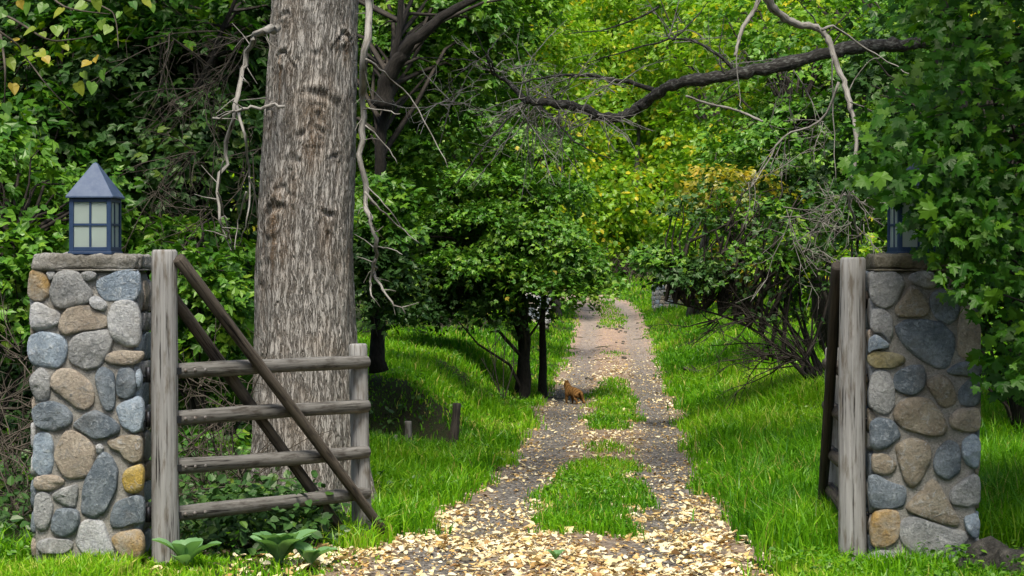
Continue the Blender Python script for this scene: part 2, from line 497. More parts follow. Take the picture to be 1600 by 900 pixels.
def track_mat():
    m, nt, out = new_mat('gravel_track')
    b = N(nt, 'ShaderNodeBsdfPrincipled'); b.inputs['Roughness'].default_value = 0.92
    b.inputs['Specular IOR Level'].default_value = 0.15
    tc = N(nt, 'ShaderNodeTexCoord'); uv = tc.outputs['UV']; ob = tc.outputs['Object']
    sp = N(nt, 'ShaderNodeSeparateXYZ'); nt.links.new(uv, sp.inputs[0])
    vor = N(nt, 'ShaderNodeTexVoronoi', i_Scale=38.0)
    n1 = N(nt, 'ShaderNodeTexNoise', i_Scale=2.2, i_Detail=5.0, i_Roughness=0.6)
    n2 = N(nt, 'ShaderNodeTexNoise', i_Scale=30.0, i_Detail=6.0, i_Roughness=0.7)
    for n in (vor, n1, n2): nt.links.new(ob, n.inputs['Vector'])
    # wheel lanes: compacted dark gravel at lateral +-0.68
    ab = N(nt, 'ShaderNodeMath', operation='ABSOLUTE'); nt.links.new(sp.outputs[0], ab.inputs[0])
    sb = N(nt, 'ShaderNodeMath', operation='SUBTRACT'); nt.links.new(ab.outputs[0], sb.inputs[0]); sb.inputs[1].default_value = 0.68
    ab2 = N(nt, 'ShaderNodeMath', operation='ABSOLUTE'); nt.links.new(sb.outputs[0], ab2.inputs[0])
    nm = N(nt, 'ShaderNodeMath', operation='MULTIPLY_ADD'); nt.links.new(n1.outputs[0], nm.inputs[0]); nm.inputs[1].default_value = 0.7; nt.links.new(ab2.outputs[0], nm.inputs[2])
    lane = ramp(nt, [(0.50, (1, 1, 1)), (0.78, (0, 0, 0))], nm.outputs[0])
    grav = ramp(nt, [(0.0, (0.032, 0.029, 0.026)), (0.4, (0.085, 0.077, 0.066)), (0.7, (0.165, 0.15, 0.13)), (1, (0.38, 0.35, 0.30))], vor.outputs['Color'])
    dirt = ramp(nt, [(0.3, (0.11, 0.078, 0.052)), (0.5, (0.20, 0.15, 0.105)), (0.75, (0.32, 0.25, 0.18))], n2.outputs[0])
    # the far part of the track is bare reddish-tan earth
    vy = N(nt, 'ShaderNodeMapRange', i_From_Min=32.0, i_From_Max=48.0); nt.links.new(sp.outputs[1], vy.inputs[0])
    dirt = mixc(nt, vy.outputs[0], dirt, ramp(nt, [(0.3, (0.22, 0.150, 0.108)), (0.7, (0.40, 0.295, 0.225))], n2.outputs[0]))
    grav = mixc(nt, N_mul(nt, vy.outputs[0], 0.7), grav, (0.29, 0.235, 0.195))
    c = mixc(nt, lane, dirt, grav)
    mt_ = N(nt, 'ShaderNodeTexNoise', i_Scale=5.0, i_Detail=9.0, i_Roughness=0.8); nt.links.new(ob, mt_.inputs['Vector'])
    c = mixc(nt, 1.0, c, ramp(nt, [(0.34, (0.45, 0.45, 0.46)), (0.5, (0.92, 0.92, 0.92)), (0.68, (1.3, 1.27, 1.22))], mt_.outputs[0]), 'MULTIPLY')
    nt.links.new(c, b.inputs['Base Color'])
    bp = N(nt, 'ShaderNodeBump', i_Strength=0.8, i_Distance=0.015)
    nt.links.new(vor.outputs['Distance'], bp.inputs['Height']); nt.links.new(bp.outputs[0], b.inputs['Normal'])
    nt.links.new(b.outputs[0], out.inputs[0])
    return m

def N_mul(nt, s, k):
    n = N(nt, 'ShaderNodeMath', operation='MULTIPLY'); nt.links.new(s, n.inputs[0]); n.inputs[1].default_value = k
    return n.outputs[0]

xs = np.unique(np.concatenate([np.linspace(-70, -8, 40), np.linspace(-8, 8, 161), np.linspace(8, 70, 40)]))
ys = np.unique(np.concatenate([np.linspace(-25, 8, 34), np.linspace(8, 32, 193), np.linspace(32, 90, 140), np.linspace(90, 240, 60)]))
g = link('ground', grid_mesh('ground', xs, ys, ground), None, [soil_mat()])
tag(g, kind='structure')

def build_track():
    Ys = np.concatenate([np.linspace(-4, 9, 27), np.linspace(9.2, 30, 150), np.linspace(30.4, 98, 150)])
    us = np.linspace(-1, 1, 25)
    c, hw = road_c(Ys), road_h(Ys) + 0.12
    U = us[None, :] * hw[:, None]
    jag = np.where(np.abs(us)[None, :] > 0.99, 0.10 * fbm(Ys[:, None] * 2.3, us[None, :] * 3.0, 0, 3), 0)
    X = c[:, None] + U + jag
    Y = np.repeat(Ys[:, None], len(us), 1)
    Z = ground(X, Y) + 0.006
    V = np.stack([X.ravel(), Y.ravel(), Z.ravel()], 1)
    nx, ny = len(us), len(Ys)
    i = np.arange(ny - 1)[:, None] * nx + np.arange(nx - 1)[None, :]
    f = np.stack([i, i + 1, i + nx + 1, i + nx], -1).reshape(-1, 4)
    return np_mesh('dirt_track', V, [f], uv=np.stack([U.ravel(), Y.ravel()], 1))
tag(link('dirt_track', build_track(), None, [track_mat()]), kind='structure')

# ------------------------------------------------------------------ leaf scatter core
def T_diamond():
    return np.array([(0, 0, 0), (.36, .42, .07), (0, 1, -.06), (-.36, .42, .07)]), [np.array([(0, 1, 2), (0, 2, 3)])]
def T_broad():
    return np.array([(0, 0, 0), (.36, .22, .07), (.34, .62, .05), (0, 1.05, -.1), (-.34, .62, .05), (-.36, .22, .07)]), [np.array([(0, 1, 2, 3), (0, 3, 4, 5)])]
def T_lobed():   # three-lobed, reads as a maple leaf at a distance
    return np.array([(0, 0, 0), (.42, .12, .05), (.52, .55, .02), (.22, .55, .05), (0, 1.05, -.10), (-.22, .55, .05), (-.52, .55, .02), (-.42, .12, .05)]), \
        [np.array([(0, 1, 2, 3), (0, 3, 4, 5), (0, 5, 6, 7)])]
def T_maple():
    o = [(0, .0), (.16, -.06), (.42, -.02), (.36, .12), (.62, .30), (.56, .50), (.30, .42), (.26, .62), (.34, .80), (.14, .78), (0, 1.08)]
    o = o + [(-x, y) for x, y in o[-2:0:-1]]
    z = [0.07 * abs(x) - 0.10 * max(0, y - .3) - 0.12 * max(0, abs(x) - .35) for x, y in o]
    V = [(0, .28, .035)] + [(x, y, zz) for (x, y), zz in zip(o, z)]
    n = len(o)
    return np.array(V), [np.array([(0, 1 + i, 1 + (i + 1) % n) for i in range(n)])]
def T_heart():
    o = [(0, .06), (.18, -.02), (.38, .06), (.45, .28), (.36, .55), (.18, .82), (0, 1.08)]
    o = o + [(-x, y) for x, y in o[-2:0:-1]]
    V = [(0, .35, -.05)] + [(x, y, .10 * abs(x) - .10 * max(0, y - .4)) for x, y in o]
    n = len(o)
    return np.array(V), [np.array([(0, 1 + i, 1 + (i + 1) % n) for i in range(n)])]

def unit(a):
    return a / np.maximum(np.linalg.norm(a, axis=-1, keepdims=True), 1e-9)

def leaf_arrays(P, Nn, D, size, tmpl):
    """P positions, Nn normals, D leaf direction"""
    tv, tf = tmpl
    Nn = unit(Nn)
    D = unit(D - Nn * (D * Nn).sum(1, keepdims=True))
    B = np.cross(D, Nn)
    s = size[:, None, None]
    V = P[:, None, :] + s * (tv[None, :, 0:1] * B[:, None] + tv[None, :, 1:2] * D[:, None] + tv[None, :, 2:3] * Nn[:, None])
    n, k = len(P), len(tv)
    fl = [(np.arange(n)[:, None, None] * k + f[None]).reshape(-1, f.shape[1]) for f in tf]
    return V.reshape(-1, 3), fl

def leaf_mesh(name, P, Nn, D, size, rnd, tmpl, smooth=False):
    V, fl = leaf_arrays(P, Nn, D, size, tmpl)
    rr = [np.repeat(rnd, len(f) // len(P)) for f in fl]
    return np_mesh(name, V, fl, rr, smooth)

def cluster_leaves(C, out, r, per, rs, flat=0.32, upw=1.0, jit=0.55, droop=0.35):
    """C cluster centres (m,3), out outward vectors; returns P,N,D"""
    m = len(C)
    cn = unit(out * 0.45 + np.array([0, 0, upw]) + rs.normal(0, .25, (m, 3)))
    a = unit(np.cross(cn, rs.normal(0, 1, (m, 3))))
    b = np.cross(cn, a)
    th = rs.uniform(0, 2 * np.pi, (m, per)); rad = np.sqrt(rs.uniform(0, 1, (m, per)))
    h = rs.normal(0, flat * 0.6, (m, per)) - 0.25 * rad ** 2
    rr = r[:, None] if np.ndim(r) else r
    off = (a[:, None] * (rad * np.cos(th))[..., None] + b[:, None] * (rad * np.sin(th))[..., None] + cn[:, None] * h[..., None])
    P = C[:, None] + off * (rr[..., None] if np.ndim(rr) else rr)
    Nn = unit(cn[:, None] + rs.normal(0, jit, (m, per, 3)))
    D = unit(off) + rs.normal(0, .5, (m, per, 3)) + np.array([0, 0, -droop])
    return P.reshape(-1, 3), Nn.reshape(-1, 3), D.reshape(-1, 3)

def crown_points(center, radii, m, rs, lo=0.35, seed=0, bottom=-1.0):
    u = rs.normal(0, 1, (m * 3, 3)); u = unit(u)
    u = u[u[:, 2] > bottom][:m]
    lump = 1 + 0.30 * fbm(u[:, 0] * 1.7 + seed, u[:, 1] * 1.7, u[:, 2] * 1.7, 2)
    t = lo + (1 - lo) * rs.uniform(0, 1, len(u)) ** 0.55
    return np.array(center) + u * np.array(radii) * (t * lump)[:, None], u

def limb_to(mb, a, b, r0, r1, rs, sides=4, sag=0.12, seg=4):
    a, b = np.array(a), np.array(b)
    L = np.linalg.norm(b - a)
    pts = []
    for i in range(seg + 1):
        t = i / seg
        p = a + (b - a) * t + rs.normal(0, 0.035 * L, 3) * (0 < i < seg) + np.array([0, 0, sag * L * math.sin(math.pi * t)])
        pts.append(p)
    mb.tube(pts, list(np.linspace(r0, r1, seg + 1)), sides, cap=False)

def tree(name, label, cat, base, crowns, leaf='leaf_mid', size=0.11, tmpl=T_lobed, trunk=None, trunk_r=0.1, bark='barkdark',
         per=40, clr=0.38, seed=1, group=None, limbs=1.0, stems=None, lo=0.35, twig='twigdark', jit=0.48, flat=.2):
    """crowns: list of (centre, radii, clusters[, material])."""
    rs = np.random.default_rng(int(seed))
    bz = gz(base[0], base[1])
    e = empty(name, (base[0], base[1], bz - 0.05), label, cat, group)
    main = crowns[0]
    if stems is None:
        top = np.array(main[0]) + np.array([0, 0, main[1][2] * 0.45])
        stems = [([(base[0], base[1], bz - 0.12)] + (trunk or []) + [tuple(top)], trunk_r)]
    for pts, r in stems:
        cp = curve_pts(pts, 6)
        n = len(cp)
        rad = [r * (1.0 - 0.72 * (i / (n - 1))) * (1 + 0.35 * math.exp(-i * 1.2)) for i in range(n)]
        cp = [p + Vector(rs.normal(0, r * 0.14, 3)) if 0 < i < n - 1 else p for i, p in enumerate(cp)]
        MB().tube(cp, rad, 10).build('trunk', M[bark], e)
    lb = MB()
    acc = {}
    axis = [np.array(p) for p in curve_pts(stems[0][0], 6)]
    for ci, cr in enumerate(crowns):
        c, r, m = cr[:3]
        C, U = crown_points(c, r, m, rs, lo, seed + ci * 3.1)
        gzz = ground(C[:, 0], C[:, 1]) + 0.25
        C[:, 2] = np.maximum(C[:, 2], gzz)
        P, Nn, D = cluster_leaves(C, U, clr * rs.uniform(.7, 1.3, len(C)), per, rs, jit=jit, flat=flat)
        sz = size * rs.uniform(.65, 1.25, len(P))
        # colour varies leaf by leaf and cluster by cluster
        rnd = np.clip(np.repeat(rs.normal(0, .16, len(C)), per) + rs.beta(1.7, 1.9, len(P)), 0, .96) + .04 * (rs.uniform(0, 1, len(P)) < .012)
        mm = M[cr[3]] if len(cr) > 3 else M[leaf]
        acc.setdefault(mm.name, []).append((P, Nn, D, sz, rnd, mm))
        k = int(len(C) * 0.5 * limbs)
        for q in rs.permutation(len(C))[:k]:
            t = C[q]
            spread = .35 * np.linalg.norm(axis[-1] - axis[0])
            dist = [np.linalg.norm(a - t) + max(0, a[2] - t[2]) * 1.5 + abs(rs.normal(0, spread)) for a in axis]
            a = axis[int(np.argmin(dist))]
            L = np.linalg.norm(t - a)
            limb_to(lb, a, t, 0.008 + 0.010 * L, 0.004, rs, 4)
    for parts in acc.values():
        P, Nn, D, sz, rnd = [np.concatenate([q[i] for q in parts]) for i in range(5)]
        link('crown', leaf_mesh('crown', P, Nn, D, sz, rnd, tmpl()), e, [parts[0][5]])
    if lb.n:
        lb.build('limbs', M[twig], e)['kind'] = 'stuff'
    return e

def shift_copy(src, loc, rz, sc, label, group=None):
    """copy a thing and its parts"""
    r = src.copy(); col.objects.link(r)
    r.location = loc; r.rotation_euler = (0, 0, rz); r.scale = sc
    r['label'] = label
    if group: r['group'] = group
    for ch in list(src.children):
        c = ch.copy(); col.objects.link(c); c.parent = r
        c.matrix_parent_inverse = ch.matrix_parent_inverse.copy()
        for gch in list(ch.children):
            k = gch.copy(); col.objects.link(k); k.parent = c
            k.matrix_parent_inverse = gch.matrix_parent_inverse.copy()
    return r

# ------------------------------------------------------------------ stone gate pillars
STONES_L = """
A ochre 40,200 110,195 165,240 190,300 180,390 130,430 60,425 20,390 25,280
A grey 165,205 235,205 225,260 195,275
A grey 240,220 330,205 435,215 470,290 530,370 505,440 430,480 300,500 225,450 200,380
A grey 450,210 520,200 575,220 555,265 490,275 455,245
A blue 600,270 700,215 810,195 890,205 905,320 880,430 760,425 640,425 585,360 580,300
A light 520,420 560,400 620,430 655,470 625,520 560,500 520,465
A light 40,480 100,455 180,500 270,530 265,620 190,650 90,680 45,640
A tan 290,560 350,500 480,475 560,530 645,580 640,640 560,660 440,680 320,715 275,670
A light 705,470 800,445 880,460 905,560 915,680 900,790 800,790 710,750 675,640 670,560
A blue 30,730 110,700 210,700 300,745 325,830 310,910 260,965 160,970 60,940 25,850
A grey 400,720 520,690 620,680 685,720 685,790 640,880 590,960 490,985 390,950 350,880 360,780
A tan 650,870 720,845 840,840 930,850 925,900 880,940 760,955 670,945 640,910
B grey 50,190 110,135 160,145 195,210 190,300 180,380 100,400 50,330 35,240
B tan 215,210 260,150 350,140 430,180 500,240 545,330 530,410 480,450 380,430 320,370 240,310 205,260
B slate 560,200 590,135 640,130 700,175 715,270 715,380 700,450 650,470 610,400 575,300
B slate 735,200 760,140 830,130 870,170 885,270 870,340 800,375 740,340 735,260
B blue 885,160 915,140 935,210 925,270 898,300
B slate 55,480 110,420 200,405 310,430 365,500 360,570 270,630 160,630 90,580
B slate 395,580 470,510 560,475 660,520 745,590 735,650 650,680 550,700 480,650 405,610
B blue 725,450 800,400 900,360 935,400 940,530 920,610 870,650 790,600 750,530
B blue 70,680 130,660 200,680 215,760 215,900 200,980 100,985 60,920 65,800
B tan 320,640 400,650 480,700 540,770 545,850 520,950 470,1000 350,1010 270,930 245,850 270,750
B light 565,750 600,735 630,770 610,820 565,810
B brown 660,720 740,685 880,670 920,700 925,800 915,870 850,890 790,850 760,800 690,770
C slate 540,60 600,-50 660,-40 700,0 730,80 720,200 690,290 640,390 560,455 480,430 455,380 470,200
C yellow 790,100 850,50 920,30 940,80 945,150 930,230 880,255 800,240 780,170
C tan 75,140 160,115 260,130 310,170 250,220 180,240 80,230 65,190
C grey 225,270 300,220 410,195 410,280 395,375 320,360 230,310
C grey 75,290 140,260 190,280 220,360 210,450 170,540 100,545 70,470
C slate 220,470 250,400 330,390 420,410 425,480 390,570 310,610 230,580 200,540
C light 430,530 500,485 610,490 650,590 710,730 690,770 580,765 470,740 410,670
C slate 680,450 720,350 800,310 900,285 940,310 945,430 935,505 870,500 760,535 690,530
C ochre 700,620 780,575 900,560 940,610 945,700 920,770 850,790 760,745 720,680
C grey 110,650 180,625 360,640 370,700 300,740 150,740 100,700
C light 690,790 770,780 810,820 790,865 710,860 680,830
C grey 250,790 330,770 450,800 440,860 300,860
"""
STONES_R = """
A grey 95,230 170,195 280,205 345,270 330,380 280,450 200,495 130,460 90,400
A grey 410,230 480,190 570,205 620,250 600,320 520,335 450,310 395,270
A brown 390,340 440,335 500,410 545,500 520,555 400,560 300,555 285,500 340,430
A slate 560,410 620,355 700,360 760,400 790,490 760,580 700,620 620,590 570,500
A grey 100,520 180,505 250,560 260,680 240,790 180,700 110,690 90,640
A blue 75,750 130,710 220,780 220,815 100,830 70,860
A slate 300,660 360,610 520,605 640,630 720,690 740,800 720,920 640,980 540,930 420,850 340,760
A tan 800,520 870,470 920,560 950,650 950,850 920,900 830,890 780,830 785,650
A brown 720,240 800,220 860,280 840,350 760,360
A olive 70,880 120,845 250,855 345,890 345,940 290,970 130,975 75,940
B grey 100,200 160,140 230,170 270,280 270,420 220,490 140,480 80,420 85,300
B slate 290,170 400,120 500,110 520,200 500,300 430,345 330,330 270,280
B slate 690,150 780,90 900,65 950,90 955,180 850,190 720,175
B brown 560,220 630,185 700,210 740,290 755,400 690,450 630,420 570,320 540,270
B slate 800,290 870,220 940,230 955,310 950,400 900,435 800,420 780,360
B brown 290,480 350,390 450,370 560,400 630,480 680,590 660,650 560,665 450,640 330,600 285,530
B tan 735,500 800,460 930,455 950,530 940,625 850,635 740,610 720,560
B slate 90,580 150,540 260,560 300,620 320,680 260,740 140,795 95,740
B brown 290,770 400,710 540,740 560,800 540,900 500,1000 430,1090 370,1050 330,930
B slate 620,790 700,710 780,750 800,870 780,960 690,1020 600,960 585,880
B blue 820,710 900,660 945,700 950,850 930,930 850,900 810,820
B brown 100,840 190,820 290,900 280,960 210,995 110,970
C slate 80,150 130,120 220,180 350,210 360,290 330,375 200,375 100,385 80,280
C brown 380,360 470,280 560,165 620,190 680,310 770,460 750,520 620,490 480,440 390,400
C grey 715,260 790,170 900,110 945,150 950,340 850,360 740,340
C ochre 110,430 200,405 300,420 315,520 290,640 200,700 100,680 90,560
C grey 330,560 360,480 450,450 600,520 820,570 830,640 720,720 600,785 520,790 380,700 330,640
C blue 830,460 920,420 945,480 940,600 900,620 840,540
C grey 70,770 150,730 330,735 385,780 370,850 250,890 80,890 60,840
C slate 560,830 650,760 760,760 720,850 600,880
C slate 740,740 830,690 880,720 870,790 760,800
"""
ZS = 5.141
TY = {'A': 385.0, 'B': 550.0, 'C': 720.0}

def parse_stones(txt, ox, cx):
    """-> list of (material, [(u, z)...]) with u across the face from its middle"""
    res = []
    for ln in txt.strip().splitlines():
        t, mname, *pp = ln.split()
        poly = []
        for p in pp:
            a, b = map(float, p.split(','))
            X, Y = ox + a / ZS, TY[t] + b / ZS
            poly.append(((X - cx) / 270.0, EYE - (Y - HOR) / 270.0))
        res.append((mname, poly))
    return res

def stone_geo(poly, depth, seed, npt=30):
    P = np.array(poly)
    if ((P[:, 0] * np.roll(P[:, 1], -1)) - (np.roll(P[:, 0], -1) * P[:, 1])).sum() < 0: P = P[::-1]
    P = P.mean(0) + (P - P.mean(0)) * 1.12
    for _ in range(1):      # corner cutting
        Q = np.roll(P, -1, 0)
        P = np.stack([P * .82 + Q * .18, P * .18 + Q * .82], 1).reshape(-1, 2)
    cl = np.vstack([P, P[:1]])
    s = np.concatenate([[0], np.cumsum(np.linalg.norm(np.diff(cl, axis=0), axis=1))])
    t = np.linspace(0, s[-1], npt, endpoint=False)
    P = np.stack([np.interp(t, s, cl[:, 0]), np.interp(t, s, cl[:, 1])], 1)
    c = P.mean(0)
    P = c + (P - c) * (1 + .045 * vnoise(P[:, 0] * 22 + seed, P[:, 1] * 22, 5.0))[:, None]
    size = np.sqrt(np.ptp(P[:, 0]) * np.ptp(P[:, 1]))
    rings = [(1.0, -0.1), (1.0, 0.3), (0.965, 0.66), (0.87, 0.90), (0.64, 1.0), (0.32, 1.03)]
    V = []
    rf = np.random.default_rng(int(seed * 10) + 7)
    planes = [(rf.uniform(0, 6.28), rf.uniform(.25, .8), rf.uniform(.78, .98)) for _ in range(4)]
    for k, h in rings:
        R = c + (P - c) * k
        nz = vnoise(R[:, 0] * 11 + seed * 3.7, R[:, 1] * 11, seed) * 0.36 + vnoise(R[:, 0] * 30, R[:, 1] * 30 + seed, 2) * 0.16
        hh = depth * (h + (nz + 0.16 * ((P[:, 1] - c[1]) / size)) * (1 if h > .5 else .3) * (h > 0))
        for pa, ps, pk in planes:      # broken faces
            dd_ = ((R[:, 0] - c[0]) * math.cos(pa) + (R[:, 1] - c[1]) * math.sin(pa)) / size
            hh = np.where(hh > .3 * depth, np.minimum(hh, depth * (pk + .12 - ps * dd_)), hh)
        V.append(np.stack([R[:, 0], -hh, R[:, 1]], 1))
    V = np.concatenate(V + [np.array([[c[0], V[-1][:, 1].mean(), c[1]]])])
    n, m = npt, len(rings)
    q = [(i * n + k, i * n + (k + 1) % n, (i + 1) * n + (k + 1) % n, (i + 1) * n + k) for i in range(m - 1) for k in range(n)]
    tr = [((m - 1) * n + k, (m - 1) * n + (k + 1) % n, m * n) for k in range(n)]
    return V, np.array(q), np.array(tr)

def stone(name, parent, poly, depth, mat, seed, xf):
    V, q, t = stone_geo(poly, depth, seed)
    V = (np.c_[V, np.ones(len(V))] @ np.array(xf).T)[:, :3]
    return link(name, np_mesh(name, V, [q, t]), parent, [M[mat]])

def random_face_stones(w, z0, z1, rs):
    """irregular courses of rounded stones for the faces the photo hardly shows"""
    res = []
    z = z0 + 0.02
    kinds = ['slate', 'blue', 'grey', 'light', 'tan', 'brown', 'grey', 'slate']
    while z < z1 - 0.08:
        h = min(rs.uniform(0.11, 0.2), z1 - z)
        x = -w / 2 + 0.008
        while x < w / 2 - 0.06:
            l = rs.uniform(0.12, 0.24)
            if w / 2 - (x + l) < 0.09: l = w / 2 - 0.008 - x
            cx, cz = x + l / 2, z + h / 2
            poly = []
            for k in range(9):
                a = k / 9 * 2 * math.pi + rs.uniform(-.15, .15)
                e = 0.62
                ca, sa = math.cos(a), math.sin(a)
                poly.append((cx + math.copysign(abs(ca) ** e, ca) * l * .47 * rs.uniform(.88, 1.04), cz + math.copysign(abs(sa) ** e, sa) * h * .47 * rs.uniform(.88, 1.04)))
            res.append((kinds[rs.integers(len(kinds))], poly))
            x += l
        z += h
    return res

def rough_box(name, lo, hi, n, amp, seed, xf, mat, parent, freq=9.0, round_=0.012):
    """subdivided box with an uneven surface"""
    V, Q = [], []
    lo, hi = np.array(lo), np.array(hi)
    key = {}
    def vid(p):
        k = tuple(np.round(p, 5))
        if k not in key:
            key[k] = len(V); V.append(p)
        return key[k]
    for ax in range(3):
        a, b = [i for i in range(3) if i != ax]
        for side in (0, 1):
            na, nb = n[a], n[b]
            for i in range(na):
                for j in range(nb):
                    quad = []
                    for di, dj in ((0, 0), (1, 0), (1, 1), (0, 1)):
                        p = np.zeros(3)
                        p[ax] = (lo, hi)[side][ax]
                        p[a] = lo[a] + (hi[a] - lo[a]) * (i + di) / na
                        p[b] = lo[b] + (hi[b] - lo[b]) * (j + dj) / nb
                        quad.append(vid(p))
                    if (side == 1) == (ax != 1): Q.append(quad)
                    else: Q.append(quad[::-1])
    V = np.array(V)
    mid = (lo + hi) / 2
    half = (hi - lo) / 2
    inner = np.clip(V - mid, -(half - round_), half - round_) + mid
    dd = V - inner
    V = inner + unit(dd) * np.minimum(np.linalg.norm(dd, axis=1, keepdims=True), round_)
    nn = unit(dd)
    V = V + nn * (amp * fbm(V[:, 0] * freq + seed, V[:, 1] * freq, V[:, 2] * freq, 3))[:, None]
    V = (np.c_[V, np.ones(len(V))] @ np.array(xf).T)[:, :3]
    return link(name, np_mesh(name, V, [np.array(Q)]), parent, [mat])

def pillar(label, cx_px, ox, txt, rz, seed, capmat, cap_off=0.0):
    cx = (cx_px - 800) / 270.0
    Yp = F / 270.0
    w, dep = 0.585, 0.47
    zb, zt = -0.16, 1.708
    e = empty('stone_pillar', (cx, Yp, zb), label, 'pillar', None, rz)
    xf = Matrix.Translation((cx, Yp, 0)) @ Matrix.Rotation(rz, 4, 'Z')
    rs = np.random.default_rng(int(seed))
    rough_box('mortar_core', (-w / 2, 0.012, zb), (w / 2, dep, zt), (14, 10, 36), 0.006, seed, xf, M['mortar'], e, 12, 0.05)
    for i, (mname, poly) in enumerate(parse_stones(txt, ox, cx_px)):
        stone('stone', e, poly, rs.uniform(0.042, 0.062), mname, seed + i * 1.7, xf @ Matrix.Translation((0, 0.026, 0)))
    # the two flanks and the back
    for side in (1, -1):
        fx = xf @ Matrix.Translation((side * (w / 2 - 0.004), dep / 2 + 0.01, 0)) @ Matrix.Rotation(side * math.pi / 2, 4, 'Z')
        for i, (mname, poly) in enumerate(random_face_stones(dep - 0.03, 0.0, zt - 0.01, rs)):
            stone('stone', e, poly, 0.034, mname, seed + 50 + i, fx)
    fx = xf @ Matrix.Translation((0, dep - 0.004, 0)) @ Matrix.Rotation(math.pi, 4, 'Z')
    for i, (mname, poly) in enumerate(random_face_stones(w - 0.03, 0.0, zt - 0.01, rs)):
        stone('stone', e, poly, 0.034, mname, seed + 90 + i, fx)
    rough_box('cap', (-w / 2 - 0.0, -0.006, zt + 0.003), (w / 2 + 0.015, dep + 0.01, 1.795), (56, 40, 8), 0.014, seed, xf, capmat, e, 13, 0.016)
    lip = rough_box('cap_ledge', (-w / 2 - 0.004, -0.010, zt - 0.008), (w / 2 + 0.019, dep + 0.014, zt + 0.003), (40, 30, 2), 0.003, seed + 5, xf, capmat, e, 20, 0.006)
    return e, xf

pl, xl = pillar('pale cobblestone gate pillar with one bright yellow stone, beside the ajar rail gate', 130.0, 40.0, STONES_L, 0.0, 3.0, M['cap'])
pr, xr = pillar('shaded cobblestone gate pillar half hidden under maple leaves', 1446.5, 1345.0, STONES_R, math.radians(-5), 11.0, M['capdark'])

# ------------------------------------------------------------------ lanterns
def lantern(label, loc, rz):
    e = empty('lantern', loc, label, 'lantern', None, rz)
    X = Matrix.Translation(loc) @ Matrix.Rotation(rz, 4, 'Z')
    h = 0.110
    z0, z1 = 0.018, 0.330
    bevel(MB().box((-h - .02, -h - .02, 0), (h + .02, h + .02, z0), X).build('base', M['bluepaint'], e, False), 0.004)
    fr = MB()
    t = 0.013
    for sx in (-1, 1):
        for sy in (-1, 1):
            fr.box((sx * h - t, sy * h - t, z0), (sx * h + t, sy * h + t, z1), X)
    for s in (-1, 1):
        fr.box((-h + t, s * h - t * .9, z0 + .001), (h - t, s * h + t * .9, z0 + .026), X)
        fr.box((s * h - t * .9, -h + t, z0 + .001), (s * h + t * .9, h - t, z0 + .026), X)
        fr.box((-h + t, s * h - t * .9, z1 - .024), (h - t, s * h + t * .9, z1 - .001), X)
        fr.box((s * h - t * .9, -h + t, z1 - .024), (s * h + t * .9, h - t, z1 - .001), X)
    bevel(fr.build('frame', M['bluepaint'], e, False), 0.002)
    zm = (z0 + .026 + z1 - .024) / 2
    for k in range(4):
        R = X @ Matrix.Rotation(k * math.pi / 2, 4, 'Z')
        mb = MB()
        mb.box((-.0065, -h - .007, z0 + .026), (.0065, -h + .007, zm - .0065), R)
        mb.box((-.0065, -h - .007, zm + .0065), (.0065, -h + .007, z1 - .024), R)
        mb.box((-h + t, -h - .008, zm - .0065), (h - t, -h + .008, zm + .0065), R)
        mb.build('muntin', M['bluepaint'], e, False)
        for cx in (-1, 1):
            for zz in ((z0 + .026, zm - .0065), (zm + .0065, z1 - .024)):
                x0, x1 = sorted((cx * .0065, cx * (h - t)))
                MB().box((x0, -h - .002, zz[0]), (x1, -h + .001, zz[1]), R).build('pane', M['glass'], e, False)
    # pyramid roof with overhanging eave
    o, hr = h + 0.030, 0.215
    V = [X @ Vector(p) for p in ((-o, -o, z1), (o, -o, z1), (o, o, z1), (-o, o, z1), (-o, -o, z1 + .010), (o, -o, z1 + .010), (o, o, z1 + .010), (-o, o, z1 + .010),
                                 (-.012, -.012, z1 + hr - .006), (.012, -.012, z1 + hr - .006), (.012, .012, z1 + hr - .006), (-.012, .012, z1 + hr - .006), (0, 0, z1 + hr))]
    q = [(3, 2, 1, 0)] + [(i, (i + 1) % 4, 4 + (i + 1) % 4, 4 + i) for i in range(4)] + [(4 + i, 4 + (i + 1) % 4, 8 + (i + 1) % 4, 8 + i) for i in range(4)]
    tr = [(8 + i, 8 + (i + 1) % 4, 12) for i in range(4)]
    bevel(link('roof', np_mesh('roof', np.array([tuple(v) for v in V]), [np.array(q), np.array(tr)], None, False), e, [M['roofpaint']]), 0.0025)
    for a in range(3):
        cx, cyy = 0.048 * math.cos(a * 2.094 + 0.5), 0.048 * math.sin(a * 2.094 + .5)
        def P(z): return X @ Vector((cx, cyy, z))
        so = MB().tube([P(z0), P(z0 + .022), P(z0 + .026), P(z0 + .058), P(z0 + .06)], [.010, .012, .021, .026, .02], 10).build('socket', M['bluepaint'], e)
        MB().tube([P(z0 + .06), P(z0 + .115), P(z0 + .12)], [.018, .018, .012], 10).build('candle_sleeve', M['bulb'], so)
    return e
lantern('blue metal lantern with pyramid roof on the pale cobblestone pillar', xl @ Vector((0.025, 0.20, 1.796)), math.radians(-2.0))
lantern('lantern almost lost in maple leaves on the shaded pillar', xr @ Vector((-0.045, 0.20, 1.796)), math.radians(3.0))

